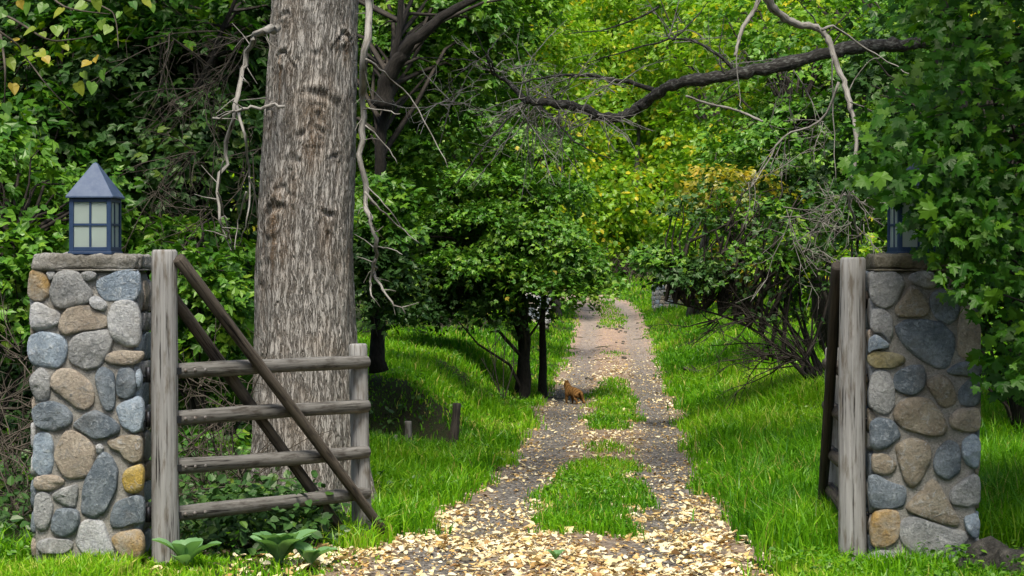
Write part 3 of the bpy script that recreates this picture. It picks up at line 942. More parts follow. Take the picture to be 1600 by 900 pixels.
# ------------------------------------------------------------------ pole gates
def log(name, a, b, r0, r1, mat, parent, seed, sides=14, seg=14, wob=0.05):
    rs = np.random.default_rng(int(seed))
    a, b = Vector(a), Vector(b)
    t = (b - a)
    o1 = t.orthogonal().normalized(); o2 = t.normalized().cross(o1)
    pts, rad = [], []
    ph = rs.uniform(0, 6.28, 4)
    for i in range(seg + 1):
        k = i / seg
        off = (o1 * math.sin(ph[0] + k * 4.1) + o2 * math.sin(ph[1] + k * 3.3)) * r0 * wob * 2
        pts.append(a + t * k + off)
        rad.append((r0 + (r1 - r0) * k) * (1 + wob * math.sin(ph[2] + k * 11) + rs.normal(0, wob * .3)))
    # rounded ends
    d0 = t.normalized() * r0 * 0.18
    pts = [pts[0] - d0 * 0.0] + [pts[0] + d0] + pts[1:-1] + [pts[-1] - d0] + [pts[-1]]
    rad = [rad[0] * .86] + [rad[0]] + rad[1:-1] + [rad[-1]] + [rad[-1] * .86]
    return MB().tube(pts, rad, sides).build(name, M[mat], parent)

def gate(label, H, Fp, side, mats, zr, brace_side, bz, mirror):
    """H hinge post foot, Fp far post foot (x, y); zr = (hinge heights, far heights) of the rails"""
    e = empty('pole_gate', (H[0], H[1], gz(*H)), label, 'gate')
    H, Fp = Vector((H[0], H[1], 0)), Vector((Fp[0], Fp[1], 0))
    d = (Fp - H); L = d.length; d.normalize()
    n = Vector((d.y, -d.x, 0)) * brace_side
    up = Vector((0, 0, 1))
    hp = log('hinge_post', H + up * -0.10, H + up * bz[0] + Vector((-.012 * mirror, 0, 0)), .082, .076, mats[0], e, 1, 18, 16, .02)
    fp = log('end_post', Fp + up * (bz[3] - .0), Fp + up * bz[1] + Vector((-.03 * mirror, 0, 0)), .066, .060, mats[0], e, 2, 16, 14, .02)
    for i, (a, b) in enumerate(zip(*zr)):
        r = log('rail', H + d * .07 + up * a, Fp + d * .01 + n * .035 + up * b, .047, .043, mats[1], e, 10 + i, 12, 12, .04)
        for k, tt in enumerate((0.10, 0.30, 0.52)):
            p = H + d * (.07 + tt * .36) + up * (a + (b - a) * tt * .3) + n * .043
            MB().tube([p, p + n * .012], [.013, .010], 8).build('bolt', M['bolt'], r)
        p = H + d * .045 + n * .06 + up * a
        MB().box((-.018, -.004, -.02), (.018, .004, .02), Matrix.Translation(p) @ Matrix.Rotation(math.atan2(d.y, d.x), 4, 'Z')).build('washer_plate', M['iron'], hp, False)
    log('brace', H + n * .085 + d * .02 + up * (bz[0] - .045), Fp + n * (.115 if side > 0 else .085) + d * .08 + up * (bz[2]), .037, .033, mats[2], e, 20, 12, 14, .04)
    log('brace', H - n * .075 + d * .05 + up * (bz[0] - .22), Fp - n * .055 - d * .14 + up * (bz[2] + .02), .038, .034, mats[2], e, 21, 12, 14, .04)
    for z in (1.09, .83, .27):
        p = H + Vector((-.105 * side, 0, z))
        hg = MB().tube([p - up * .045, p + up * .045], [.017, .017], 10)
        hg.tube([p, p + Vector((.06 * side, 0, 0))], [.009, .009], 8)
        hg.tube([p - up * .01, p + Vector((-.075 * side, 0.0, -.01))], [.009, .009], 8)
        hg.build('hinge', M['iron'], e)
    return e

HL = (-2.03, 10.52); FL = (-0.985, 11.80)
gate('grey pole gate standing ajar in front of the big furrowed trunk', HL, FL, 1, ('post', 'rail', 'brace'),
     ((1.113, .828, .543, .265), (1.094, .809, .506, .237)), 1, (1.825, 1.215, -.02, -.16), 1)
HR = (2.0, 10.52); FR = (2.19, 12.2)
gate('pole gate, darkened for shade, swung wide open beside the shaded cobblestone pillar', HR, FR, -1, ('post', 'brace', 'darkwood'),  # rails and braces take darker woods to paint the shade over this gate
     ((1.08, .80, .52, .25), (1.06, .78, .48, .22)), -1, (1.78, 1.17, -.03, -.12), 0)

# ------------------------------------------------------------------ the big cottonwood
def bark_mat():
    m, nt, out = new_mat('furrowed_bark')
    b = N(nt, 'ShaderNodeBsdfPrincipled'); b.inputs['Roughness'].default_value = 0.9
    b.inputs['Specular IOR Level'].default_value = 0.15
    tc = N(nt, 'ShaderNodeTexCoord'); uv = tc.outputs['UV']; ob = tc.outputs['Object']
    wn_ = N(nt, 'ShaderNodeTexNoise', i_Scale=7.0, i_Detail=4.0, i_Roughness=0.6); nt.links.new(uv, wn_.inputs['Vector'])
    wsc = N(nt, 'ShaderNodeVectorMath', operation='SCALE'); wsc.inputs['Scale'].default_value = 0.05; nt.links.new(wn_.outputs['Color'], wsc.inputs[0])
    wad = N(nt, 'ShaderNodeVectorMath', operation='ADD'); nt.links.new(uv, wad.inputs[0]); nt.links.new(wsc.outputs[0], wad.inputs[1])
    def ridged(sx_, sy_, dim):
        mp_ = N(nt, 'ShaderNodeMapping'); mp_.inputs['Scale'].default_value = (sx_, sy_, 1); nt.links.new(wad.outputs[0], mp_.inputs['Vector'])
        nn_ = N(nt, 'ShaderNodeTexNoise', i_Scale=1.0, i_Detail=dim, i_Roughness=0.62, i_Distortion=0.35); nt.links.new(mp_.outputs[0], nn_.inputs['Vector'])
        a_ = N(nt, 'ShaderNodeMath', operation='SUBTRACT'); nt.links.new(nn_.outputs[0], a_.inputs[0]); a_.inputs[1].default_value = 0.5
        b_ = N(nt, 'ShaderNodeMath', operation='ABSOLUTE'); nt.links.new(a_.outputs[0], b_.inputs[0])
        return b_.outputs[0]
    ra, rb = ridged(22, 2.2, 3.0), ridged(58, 5.0, 3.0)
    rm = N(nt, 'ShaderNodeMath', operation='MINIMUM'); nt.links.new(ra, rm.inputs[0]); nt.links.new(rb, rm.inputs[1])
    mpn = N(nt, 'ShaderNodeMapping'); mpn.inputs['Scale'].default_value = (70, 14, 1); nt.links.new(wad.outputs[0], mpn.inputs['Vector'])
    n1 = N(nt, 'ShaderNodeTexNoise', i_Scale=1.0, i_Detail=7.0, i_Roughness=0.75); nt.links.new(mpn.outputs[0], n1.inputs['Vector'])
    mp3 = N(nt, 'ShaderNodeMapping'); mp3.inputs['Scale'].default_value = (150, 60, 1); nt.links.new(uv, mp3.inputs['Vector'])
    n3 = N(nt, 'ShaderNodeTexNoise', i_Scale=1.0, i_Detail=5.0, i_Roughness=0.7); nt.links.new(mp3.outputs[0], n3.inputs['Vector'])
    n2 = N(nt, 'ShaderNodeTexNoise', i_Scale=2.6, i_Detail=5.0, i_Roughness=0.6); nt.links.new(ob, n2.inputs['Vector'])
    rk = N(nt, 'ShaderNodeMapRange', i_From_Min=0.0, i_From_Max=0.05); nt.links.new(rm.outputs[0], rk.inputs[0])
    rsq = N(nt, 'ShaderNodeMath', operation='MULTIPLY'); nt.links.new(rk.outputs[0], rsq.inputs[0]); rsq.inputs[1].default_value = 0.55
    ve = N(nt, 'ShaderNodeMath', operation='MULTIPLY_ADD'); nt.links.new(n1.outputs[0], ve.inputs[0]); ve.inputs[1].default_value = 0.42; nt.links.new(rsq.outputs[0], ve.inputs[2])
    c = ramp(nt, [(0.18, (0.045, 0.040, 0.034)), (0.34, (0.19, 0.172, 0.147)), (0.62, (0.30, 0.28, 0.248)), (0.90, (0.43, 0.41, 0.375))], ve.outputs[0])
    c = mixc(nt, ramp(nt, [(0.45, (0, 0, 0)), (0.66, (0.6, 0.6, 0.6))], n2.outputs[0]), c, mixc(nt, 0.65, c, (0.26, 0.20, 0.14)))
    at = N(nt, 'ShaderNodeAttribute', attribute_name='stain')
    sm = N(nt, 'ShaderNodeMath', operation='MULTIPLY'); nt.links.new(at.outputs['Fac'], sm.inputs[0])
    nt.links.new(ramp(nt, [(0.35, (0, 0, 0)), (0.6, (1, 1, 1))], n3.outputs[0]), sm.inputs[1])
    c = mixc(nt, sm.outputs[0], c, (0.17, 0.09, 0.03))
    nt.links.new(c, b.inputs['Base Color'])
    bp = N(nt, 'ShaderNodeBump', i_Strength=1.0, i_Distance=0.05); nt.links.new(ve.outputs[0], bp.inputs['Height'])
    bp2 = N(nt, 'ShaderNodeBump', i_Strength=0.6, i_Distance=0.008); nt.links.new(n3.outputs[0], bp2.inputs['Height'])
    nt.links.new(bp.outputs[0], bp2.inputs['Normal']); nt.links.new(bp2.outputs[0], b.inputs['Normal'])
    nt.links.new(b.outputs[0], out.inputs[0])
    return m

def cottonwood():
    Y0 = 14.0
    s = F / Y0
    bx = (478 - 800) / s
    e = empty('cottonwood_tree', (bx, Y0, gz(bx, Y0) - .1), 'massive grey cottonwood trunk with eyebrow scars and deep furrows behind the ajar gate', 'tree')
    rowsy = np.array([860, 780, 740, 700, 600, 500, 400, 300, 200, 100, 0, -300, -900])[::-1]
    cxs = np.array([478, 480, 481, 482, 479, 477, 476, 480, 485, 489, 493, 500, 505])[::-1]
    wid = np.array([226, 196, 184, 176, 166, 158, 152, 148, 144, 139, 134, 126, 100])[::-1]
    nz, na = 460, 200
    yy = np.linspace(860, -900, nz)
    th = np.linspace(0, 2 * np.pi, na + 1)
    cx = (np.interp(yy, rowsy, cxs) - 800) / s
    r = np.interp(yy, rowsy, wid) / 2 / s
    k = np.ones(15) / 15
    r = np.convolve(np.pad(r, 7, 'edge'), k, 'valid')
    Z = EYE - (yy - HOR) / s
    TH, ZZ = np.meshgrid(th, Z)
    R = np.repeat(r[:, None], na + 1, 1)
    ct, st = np.cos(TH), np.sin(TH)
    # large lobes, root flare, vertical furrows
    R = R * (1 + 0.035 * vnoise(ct * 1.6, st * 1.6, ZZ * .45) + .03 * vnoise(ct * 3, st * 3, ZZ * 1.2))
    flare = np.clip((0.55 - ZZ) / 0.7, 0, 1) ** 2
    R = R * (1 + flare * 0.16 * np.cos(TH * 5 + .6))
    u = TH * 0.38
    wv = 0.12 * vnoise(u * 3, ZZ * 2.2, 4)
    fur = np.abs(vnoise((u + wv * .35) * 13, ZZ * 2.1, 1.5)) + 0.55 * np.abs(vnoise((u + wv * .25) * 27, ZZ * 4.5, 7.5))
    R = R - 0.010 * np.exp(-(fur / 0.14) ** 2) + 0.006 * vnoise(u * 40, ZZ * 14, 2)
    # scars: (px x, px y, half width px, strength)
    stain = np.zeros_like(R)
    for sx, sy, hw, amp in ((455, 33, 16, .6), (447, 96, 22, 1.0), (542, 64, 16, 1.3), (504, 158, 32, .8), (495, 214, 20, 1.0), (464, 260, 22, .8), (447, 304, 22, .8), (436, 336, 34, 1.3), (518, 340, 20, .8), (430, 178, 14, .9), (420, 420, 20, .5), (530, 250, 16, .4), (500, 96, 20, .4)):
        X0 = np.interp(sy, rowsy, cxs); rr = np.interp(sy, rowsy, wid) / 2
        t = np.clip((sx - X0) / rr, -.93, .93)
        th0 = np.arctan2(-math.sqrt(1 - t * t), t) % (2 * math.pi)
        du = ((TH - th0 + np.pi) % (2 * np.pi) - np.pi) * r[:, None] / (hw / s)
        dz = (ZZ - (EYE - (sy - HOR) / s)) / (hw / s)
        jit = vnoise(du * 1.3 + sx, dz * 1.3, sy)
        du = du + .35 * vnoise(dz * 1.1, du * .9, sx * .37); du = du * (.75 + .5 * abs(math.sin(sy * 3.1))); dz = dz + .22 * jit + .25 * math.sin(sx * 1.7) * du
        arch = dz - (0.5 - (0.45 + .3 * math.sin(sx)) * du ** 2)
        win = np.exp(-(du / 1.1) ** 2)
        R = R + amp * 0.030 * (.6 + .7 * jit) * np.exp(-((arch - .25) / .30) ** 2) * win        # raised brow
        R = R - amp * 0.020 * (.8 + .6 * jit) * np.exp(-((arch + .20) / .22) ** 2) * win
        R = R + amp * 0.007 * np.sin(arch * 9 + 2 * jit) * np.exp(-((dz + .2) / 1.1) ** 2) * win
        R = R + amp * 0.012 * vnoise(TH * 30, ZZ * 22, sx) * np.exp(-(du / .8) ** 2 - ((dz + .8) / .9) ** 2)        # hollow below it
        R = R + amp * 0.018 * np.exp(-((dz + .4) ** 2 + du ** 2) / .35)
        stain = np.maximum(stain, amp * 1.1 * np.exp(-(du / .9) ** 2) * np.exp(-((dz + 1.0) / 1.9) ** 2) * (0.5 + .5 * vnoise(TH * 14, ZZ * 1.2, 9)))
    X = cx[:, None] + R * ct; Yv = Y0 + R * st
    X[:, -1], Yv[:, -1] = X[:, 0], Yv[:, 0]
    V = np.stack([X.ravel(), Yv.ravel(), ZZ.ravel()], 1)
    n = na + 1
    i = np.arange(nz - 1)[:, None] * n + np.arange(na)[None, :]
    f = np.stack([i, i + 1, i + n + 1, i + n], -1).reshape(-1, 4)
    me = np_mesh('trunk', V, [f], uv=np.stack([(TH * .38).ravel(), ZZ.ravel()], 1))
    a = me.attributes.new('stain', 'FLOAT', 'POINT'); a.data.foreach_set('value', np.clip(stain, 0, 1).ravel().astype(np.float32))
    link('trunk', me, e, [bark_mat()])
    # dead hanging branches (photo pixels at a depth near the trunk)
    def br(pts, r0, r1, Yd, sub=()):
        rs = np.random.default_rng(int(pts[0][0] * 7 + pts[0][1]))
        cp = [px(x, y, Yd + 0.25 * math.sin(i * 1.7 + x)) for i, (x, y) in enumerate(pts)]
        cp = curve_pts(cp, 4)
        cp = [p + Vector(rs.normal(0, .012, 3)) for p in cp]
        mb = MB().tube(cp, [v * rs.uniform(.8, 1.2) for v in np.linspace(r0, r1, len(cp))], 7)
        for i in range(3, len(cp) - 1, 2):
            dv = Vector((rs.normal(0, 1), rs.normal(0, .6), rs.normal(-.5, .6))).normalized() * rs.uniform(.05, .22)
            mb.tube([cp[i], cp[i] + dv * .55 + Vector((0, 0, .01)), cp[i] + dv + Vector(rs.normal(0, .02, 3))], [.005, .0035, .002], 4, cap=False)
        o = mb.build('dead_branch', M['deadgrey'], e)
        for sp_ in sub:
            q = [px(x, y, Yd + 0.2 * math.sin(i * 1.3 + y)) for i, (x, y) in enumerate(sp_[0])]
            q = curve_pts(q, 4)
            q = [p + Vector(rs.normal(0, .005, 3)) for p in q]
            MB().tube(q, list(np.linspace(sp_[1], .003, len(q))), 5).build('twig', M['deadgrey'], o)
    br([(436, 40), (412, 50), (395, 62), (380, 110), (370, 165), (352, 240), (342, 300), (346, 345), (358, 378)], .030, .006, 13.35,
       [([(370, 165), (380, 210), (390, 275), (386, 340), (372, 385)], .014), ([(390, 275), (398, 310), (402, 345)], .008), ([(342, 300), (352, 345), (362, 382)], .008), ([(386, 300), (372, 345), (366, 390)], .008), ([(377, 120), (383, 128)], .006), ([(348, 250), (340, 320), (352, 370), (362, 392)], .006), ([(395, 62), (402, 50), (412, 46)], .014)])
    br([(445, 168), (405, 168), (372, 173), (334, 186)], .013, .008, 13.3, [([(418, 152), (372, 158)], .006)])
    br([(578, -60), (577, 0), (572, 80), (568, 160), (566, 240), (571, 310), (580, 350), (588, 400), (585, 425), (604, 462), (634, 486)], .036, .005, 13.5,
       [([(587, 405), (579, 440), (580, 462), (594, 480)], .012), ([(571, 300), (596, 330), (622, 352), (654, 380)], .010), ([(572, 290), (600, 318), (635, 365)], .006),
        ([(573, 92), (600, 115), (640, 150), (668, 198), (700, 262)], .009), ([(569, 170), (605, 172), (625, 178)], .006), ([(569, 195), (600, 225), (622, 255)], .007), ([(583, 385), (606, 388), (630, 398)], .006), ([(580, 350), (600, 372)], .006)])
    # crown well above the gateway
    rs = np.random.default_rng(5)
    c = np.array((bx + .1, Y0 + .4, 9.2))
    C, U = crown_points(c, (3.6, 3.2, 2.6), 130, rs, .3, 4.0)
    P, Nn, D = cluster_leaves(C, U, .55, 26, rs)
    link('crown', leaf_mesh('crown', P, Nn, D, .11 * rs.uniform(.7, 1.2, len(P)), rs.beta(2, 2, len(P)), T_broad()), e, [M['leaf_bright']])
    lb = MB()
    for q in range(40):
        limb_to(lb, (bx + .05, Y0, rs.uniform(6.2, 8.0)), C[q], .10, .02, rs, 6)
    lb.build('limbs', M['barkgrey'], e)['kind'] = 'stuff'
cottonwood()

# ------------------------------------------------------------------ trees
def P3(x, y, Y): return tuple(px(x, y, Y))

# mid maple leaning over the track: three stems
def stem(bx, by, Y, top, r, lean=0.0):
    b = px(bx, by, Y)
    z = gz(b.x, Y)
    t = px(top[0], top[1], top[2])
    m = Vector((b.x + lean, Y, (z + t.z) / 2))
    return ([(b.x, Y, z - .1), tuple(m), tuple(t)], r)

b0 = px(818, 608, 30)
tree('maple_tree', 'dense round maple on three dark stems beside the orange cat', 'tree', (b0.x, 30),
     [(P3(x, y, 30 + dy), (rx, 1.0, rz), n, mt) for x, y, dy, rx, rz, n, mt in (
         (640, 215, .6, .75, .22, 22, 'leaf_mid'), (735, 195, .4, .85, .25, 26, 'leaf_mid'), (830, 225, .3, .8, .25, 26, 'leaf_mid'), (600, 290, .7, .7, .25, 24, 'leaf_mid'),
         (690, 275, .1, .85, .25, 26, 'leaf_mid'), (790, 280, -.2, .9, .26, 30, 'leaf_mid'), (875, 300, .1, .65, .25, 24, 'leaf_mid'), (740, 335, -.3, .85, .25, 28, 'leaf_mid'), (840, 355, -.5, .85, .26, 30, 'leaf_mid'),
         (605, 370, .6, .7, .28, 26, 'leaf_mid'), (780, 405, -.5, .8, .24, 28, 'leaf_mid'), (890, 400, -.2, .65, .24, 26, 'leaf_mid'), (850, 440, -.4, .75, .22, 28, 'leaf_mid'), (920, 440, 0, .45, .18, 18, 'leaf_mid'), (700, 410, -.2, .6, .2, 18, 'leaf_mid'),
         (640, 420, .5, .9, .3, 34, 'leaf_dark'), (720, 450, .2, .9, .3, 36, 'leaf_dark'), (790, 475, 0, .6, .24, 22, 'leaf_dark'), (650, 478, .5, .8, .22, 26, 'leaf_dark'), (680, 340, .9, 1.0, .5, 40, 'leaf_dark'), (780, 380, .9, 1.0, .5, 40, 'leaf_dark'))],  # darker leaves on lower and inner lobes paint in the crown's shaded underside
     'leaf_mid', .085, T_lobed, seed=21, per=64, clr=.40, flat=.15, limbs=.4,
     stems=[stem(818, 608, 30, (770, 330, 30.2), .105), stem(808, 605, 30.4, (700, 400, 30.4), .085), stem(848, 600, 30.6, (850, 380, 30.2), .085)])

# dark-trunked tree at the left of the opening
tree('dark_trunk_tree', 'dark slanting trunk with a forked limb just behind the cottonwood', 'tree', px(592, 560, 22)[:2],
     [(P3(660, 110, 24), (1.3, 1.0, 1.0), 100), (P3(560, 40, 24), (1.3, 1.0, .9), 70), (P3(740, 10, 24), (1.2, 1.0, .7), 70), (P3(620, 240, 24), (.7, .7, .8), 50), (P3(585, 420, 21.0), (.45, .5, .55), 34, 'leaf_dark'), (P3(600, 330, 21.2), (.4, .4, .5), 24)],
     'leaf_mid', .10, T_lobed, seed=22, limbs=.3, per=40, clr=.36,
     stems=[([px(592, 580, 22), px(588, 400, 22), px(592, 250, 22), px(605, 150, 22), px(620, 60, 22), px(640, -120, 22)], .095), ([px(598, 165, 21.9), px(612, 110, 21.8), px(645, 62, 21.7), px(700, 22, 21.7), px(780, -25, 21.8)], .12)])

LG = 'trees and shrubs behind the pale pillar'
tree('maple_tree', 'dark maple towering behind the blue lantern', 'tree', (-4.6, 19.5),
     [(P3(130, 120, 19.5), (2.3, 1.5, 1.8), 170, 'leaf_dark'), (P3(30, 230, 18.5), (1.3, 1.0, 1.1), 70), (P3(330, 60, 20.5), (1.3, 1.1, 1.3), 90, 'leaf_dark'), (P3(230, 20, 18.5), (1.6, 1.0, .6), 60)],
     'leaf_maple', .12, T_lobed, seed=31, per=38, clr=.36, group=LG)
tree('slender_tree', 'slanting dark-stemmed tree with bare twigs between lantern and cottonwood', 'tree', (-3.7, 18.0),
     [(P3(300, 260, 18.0), (1.0, .8, .9), 70), (P3(380, 120, 19.0), (.7, .8, 1.0), 50), (P3(240, 130, 18.6), (.8, .7, .6), 40)],
     'leaf_dark', .11, T_lobed, seed=32, per=34, clr=.32, group=LG,
     stems=[([px(262, 640, 18.0), px(270, 400, 18.0), px(285, 210, 18.0), px(330, 90, 18.0), px(385, -40, 18.0)], .055), ([px(276, 320, 18.1), px(345, 190, 18.3), px(400, 120, 18.5)], .022), ([px(270, 400, 17.9), px(255, 200, 17.8), px(250, 60, 17.9)], .028)])
tree('leafy_shrub', 'bushy green shrub crowding the outer flank of the pale pillar', 'shrub', (-4.6, 15.6),
     [(P3(20, 440, 15.6), (.75, .7, .75), 60), (P3(-60, 300, 16.2), (.9, .8, .9), 50), (P3(90, 340, 16.8), (.9, .7, .7), 55)],
     'leaf_mid', .10, T_lobed, seed=33, per=34, clr=.3, group=LG, trunk_r=.03)
tree('leafy_shrub', 'leafy green shrub seen through the rails of the ajar gate', 'shrub', px(325, 660, 15.8)[:2],
     [(P3(310, 470, 15.8), (.55, .6, .55), 46), (P3(350, 560, 16.2), (.5, .5, .5), 36), (P3(300, 390, 16.6), (.55, .5, .35), 30), (P3(340, 730, 15.2), (.5, .5, .25), 24)],
     'leaf_mid', .095, T_lobed, seed=34, per=32, clr=.27, group=LG, trunk_r=.025)
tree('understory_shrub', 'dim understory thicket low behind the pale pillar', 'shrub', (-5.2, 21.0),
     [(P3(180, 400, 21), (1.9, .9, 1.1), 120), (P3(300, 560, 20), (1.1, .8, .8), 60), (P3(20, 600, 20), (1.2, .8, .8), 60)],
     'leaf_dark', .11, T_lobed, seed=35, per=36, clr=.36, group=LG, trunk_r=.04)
tree('woodland_tree', 'tall leafy tree filling the woods far behind the blue lantern', 'tree', (-9.5, 34),
     [(P3(120, 200, 33), (4.2, 2, 3.2), 200), (P3(380, 60, 36), (3.4, 2, 3.0), 160), (P3(200, -60, 34), (4.5, 2, 1.8), 120), (P3(250, 440, 35), (4.4, 1.5, 1.6), 150)],
     'leaf_dark', .16, T_lobed, seed=36, per=44, clr=.62, trunk_r=.18)

# woods down the middle, backlight partly put into bright leaf colour
CG = 'sunlit yellow-green trees over the far track'
tree('woodland_tree', 'green tree standing behind the round maple', 'tree', px(690, 520, 40)[:2],
     [(P3(690, 160, 40), (2.4, 2, 2.3), 170), (P3(800, 60, 42), (2.2, 2, 1.9), 130, 'leaf_bright'), (P3(620, 20, 41), (2.0, 2, 1.6), 90)],
     'leaf_mid', .14, T_lobed, seed=41, per=40, clr=.5, trunk_r=.14)
tree('aspen_tree', 'yellow-green tree spreading over the far track behind the round maple', 'tree', px(870, 470, 62)[:2],
     [(P3(850, 330, 62), (1.8, 2, 2.0), 110), (P3(840, 150, 66), (2.9, 3, 3.0), 170), (P3(830, 200, 64), (2.6, 2, 2.2), 110)],
     'leaf_bright', .19, T_broad, seed=42, jit=1.0, limbs=.25, per=42, clr=.62, trunk_r=.16, group=CG, bark='barkgrey')
tree('aspen_tree', 'tall yellow-green tree with golden leaves arching over the far track', 'tree', px(1080, 460, 58)[:2],
     [(P3(1125, 270, 56), (2.1, 2, 1.6), 120), (P3(1120, 110, 60), (3.2, 2.5, 3.0), 170), (P3(1150, 20, 58), (3.6, 2, 2.4), 130), (P3(1130, 290, 52), (1.0, 1, .45), 30, 'leaf_yellow')],
     'leaf_bright', .18, T_broad, seed=43, jit=1.0, limbs=.25, per=42, clr=.6, trunk_r=.16, group=CG, bark='barkgrey')
tree('aspen_tree', 'pale leafy tree beyond the crest of the track', 'tree', px(985, 430, 92)[:2],
     [(P3(1000, 230, 97), (5.0, 3, 4.6), 190), (P3(900, 60, 96), (6.0, 3, 5.0), 190), (P3(1090, 60, 95), (6.0, 3, 5.0), 190), (P3(940, 330, 88), (2.6, 2, 2.6), 90), (P3(860, 250, 90), (4.0, 2, 4.0), 130), (P3(1040, 370, 90), (3.2, 2, 2.0), 90)],
     'leaf_bright', .28, T_broad, seed=44, jit=1.0, limbs=.25, per=42, clr=.95, trunk_r=.22, group=CG, bark='barkgrey')
tree('low_shrub', 'low sunlit yellow-green shrub growing behind the grassy bank', 'shrub', px(620, 520, 55)[:2],
     [(P3(610, 500, 55), (2.6, 1.2, .8), 80), (P3(720, 480, 58), (2.2, 1.2, .9), 70)], 'leaf_bright', .16, T_broad, seed=45, jit=1.0, limbs=.25, per=36, clr=.5, trunk_r=.05)

# right side
RG = 'woods behind the open dark gate'
tree('many_stemmed_shrub', 'many-stemmed dark shrub fanning out over the grass by the open gate', 'shrub', px(1262, 585, 24)[:2],
     [(P3(1180, 400, 24.2), (1.25, 1.0, .95), 60, 'leaf_dark'), (P3(1170, 370, 24.0), (1.2, 1.0, .8), 40, 'leaf_mid'), (P3(1150, 290, 25), (.7, .6, .3), 22, 'leaf_yellow'), (P3(1080, 425, 24.0), (.42, .6, .22), 22, 'leaf_dark'), (P3(1130, 420, 24.6), (.6, .5, .3), 16, 'leaf_yellow'), (P3(1260, 330, 25), (.9, .9, .9), 50, 'leaf_dark'), (P3(1030, 400, 24.3), (.35, .5, .25), 18, 'leaf_mid')],
     'leaf_dark', .085, T_lobed, seed=51, per=26, clr=.27, limbs=.8, group=RG,
     stems=[([px(1262 + k * 6, 590, 24 + .1 * k), px(a, b, 24 + .12 * k), px(c, d_, 24 + .2 * k)], r) for k, (a, b, c, d_, r) in enumerate(
         [(1170, 510, 1040, 470, .028), (1190, 480, 1110, 400, .03), (1215, 470, 1160, 360, .032), (1235, 460, 1200, 340, .026), (1250, 470, 1260, 330, .03), (1205, 540, 1110, 540, .018), (1225, 500, 1130, 440, .022), (1275, 480, 1310, 360, .03)])])
tree('woodland_tree', 'green tree behind the many-stemmed shrub', 'tree', px(1300, 540, 31)[:2],
     [(P3(1240, 250, 31), (1.7, 1.6, 1.4), 110), (P3(1330, 130, 31), (2.3, 1.6, 1.9), 140), (P3(1180, 60, 33), (2.0, 1.6, 1.5), 90, 'leaf_bright'), (P3(1420, 330, 32), (2.0, 1.4, 2.0), 110)],  # brighter leaves on one lobe stand in for the lit centre
     'leaf_mid', .12, T_lobed, seed=52, limbs=.4, per=38, clr=.42, trunk_r=.13, group=RG)
tree('woodland_tree', 'dark leafy tree rising behind the shaded pillar', 'tree', px(1600, 640, 19)[:2],
     [(P3(1570, 430, 19), (.75, .8, 1.1), 80), (P3(1500, 200, 21), (1.6, 1.2, 1.6), 110), (P3(1640, 250, 20), (1.2, 1.2, 1.6), 80)],
     'leaf_dark', .11, T_lobed, seed=53, per=36, clr=.36, trunk_r=.09, group=RG)
tree('woodland_tree', 'broad tree far behind the shaded pillar and its maple', 'tree', px(1450, 480, 48)[:2],
     [(P3(1430, 250, 48), (4.5, 2.5, 4.0), 200), (P3(1250, 60, 50), (3.5, 2.5, 3.2), 140), (P3(1560, 40, 47), (4, 2.5, 3), 140), (P3(1300, 430, 46), (3.2, 1.5, 1.2), 90, 'leaf_bright')],
     'leaf_mid', .17, T_lobed, seed=54, per=42, clr=.62, trunk_r=.18, group=RG)

# woods beyond: copies of one tall tree
rs0 = np.random.default_rng(60)
proto = tree('wood_tree', 'unseen tall leafy tree added to the woods around the drive', 'tree', (0, 118),
             [((0, 118, 9), (5.5, 4, 8), 200), ((0.5, 118, 17), (5, 4, 5.5), 140), ((-.5, 117, 3.8), (5.0, 3, 3.2), 90)], 'leaf_bright', .42, T_broad, seed=61, jit=1.0, limbs=.25, per=44, clr=1.3, trunk_r=.3, group='trees of the woods beyond the track', bark='barkgrey')
pz = proto.location.z
first = True
for row, (Yr, n, span) in enumerate(((112, 8, 33), (128, 9, 38), (75, 4, 0))):
    for k in range(n):
        if Yr == 75: X = (-22, -14.5, 15.5, 24)[k]
        else: X = -span + 2 * span * (k + rs0.uniform(-.25, .25)) / (n - 1)
        Yk = Yr + rs0.uniform(-3, 3)
        sc = rs0.uniform(.95, 1.25)
        loc = (X, Yk, gz(X, Yk) - .1)
        if first:
            proto.location = loc; proto.rotation_euler.z = 1.0; first = False
        else:
            shift_copy(proto, loc, rs0.uniform(0, 6.28), (sc, sc, sc * rs0.uniform(.9, 1.15)), 'unseen tall leafy tree added to the woods around the drive')

# unseen woods beside and behind the viewer, added to block low sky light
for X, Yk in ((-24, -28), (-15, -33), (-6, -36), (4, -35), (13, -33), (22, -29), (-25, -12), (26, -13), (-24, 4), (25, 3), (-22, 19), (24, 18), (-23, 36), (26, 34)):
    sc = rs0.uniform(.9, 1.15)
    shift_copy(proto, (X, Yk, gz(X, Yk) - .1), rs0.uniform(0, 6.28), (sc, sc, sc), 'unseen tall leafy tree added to the woods around the drive')

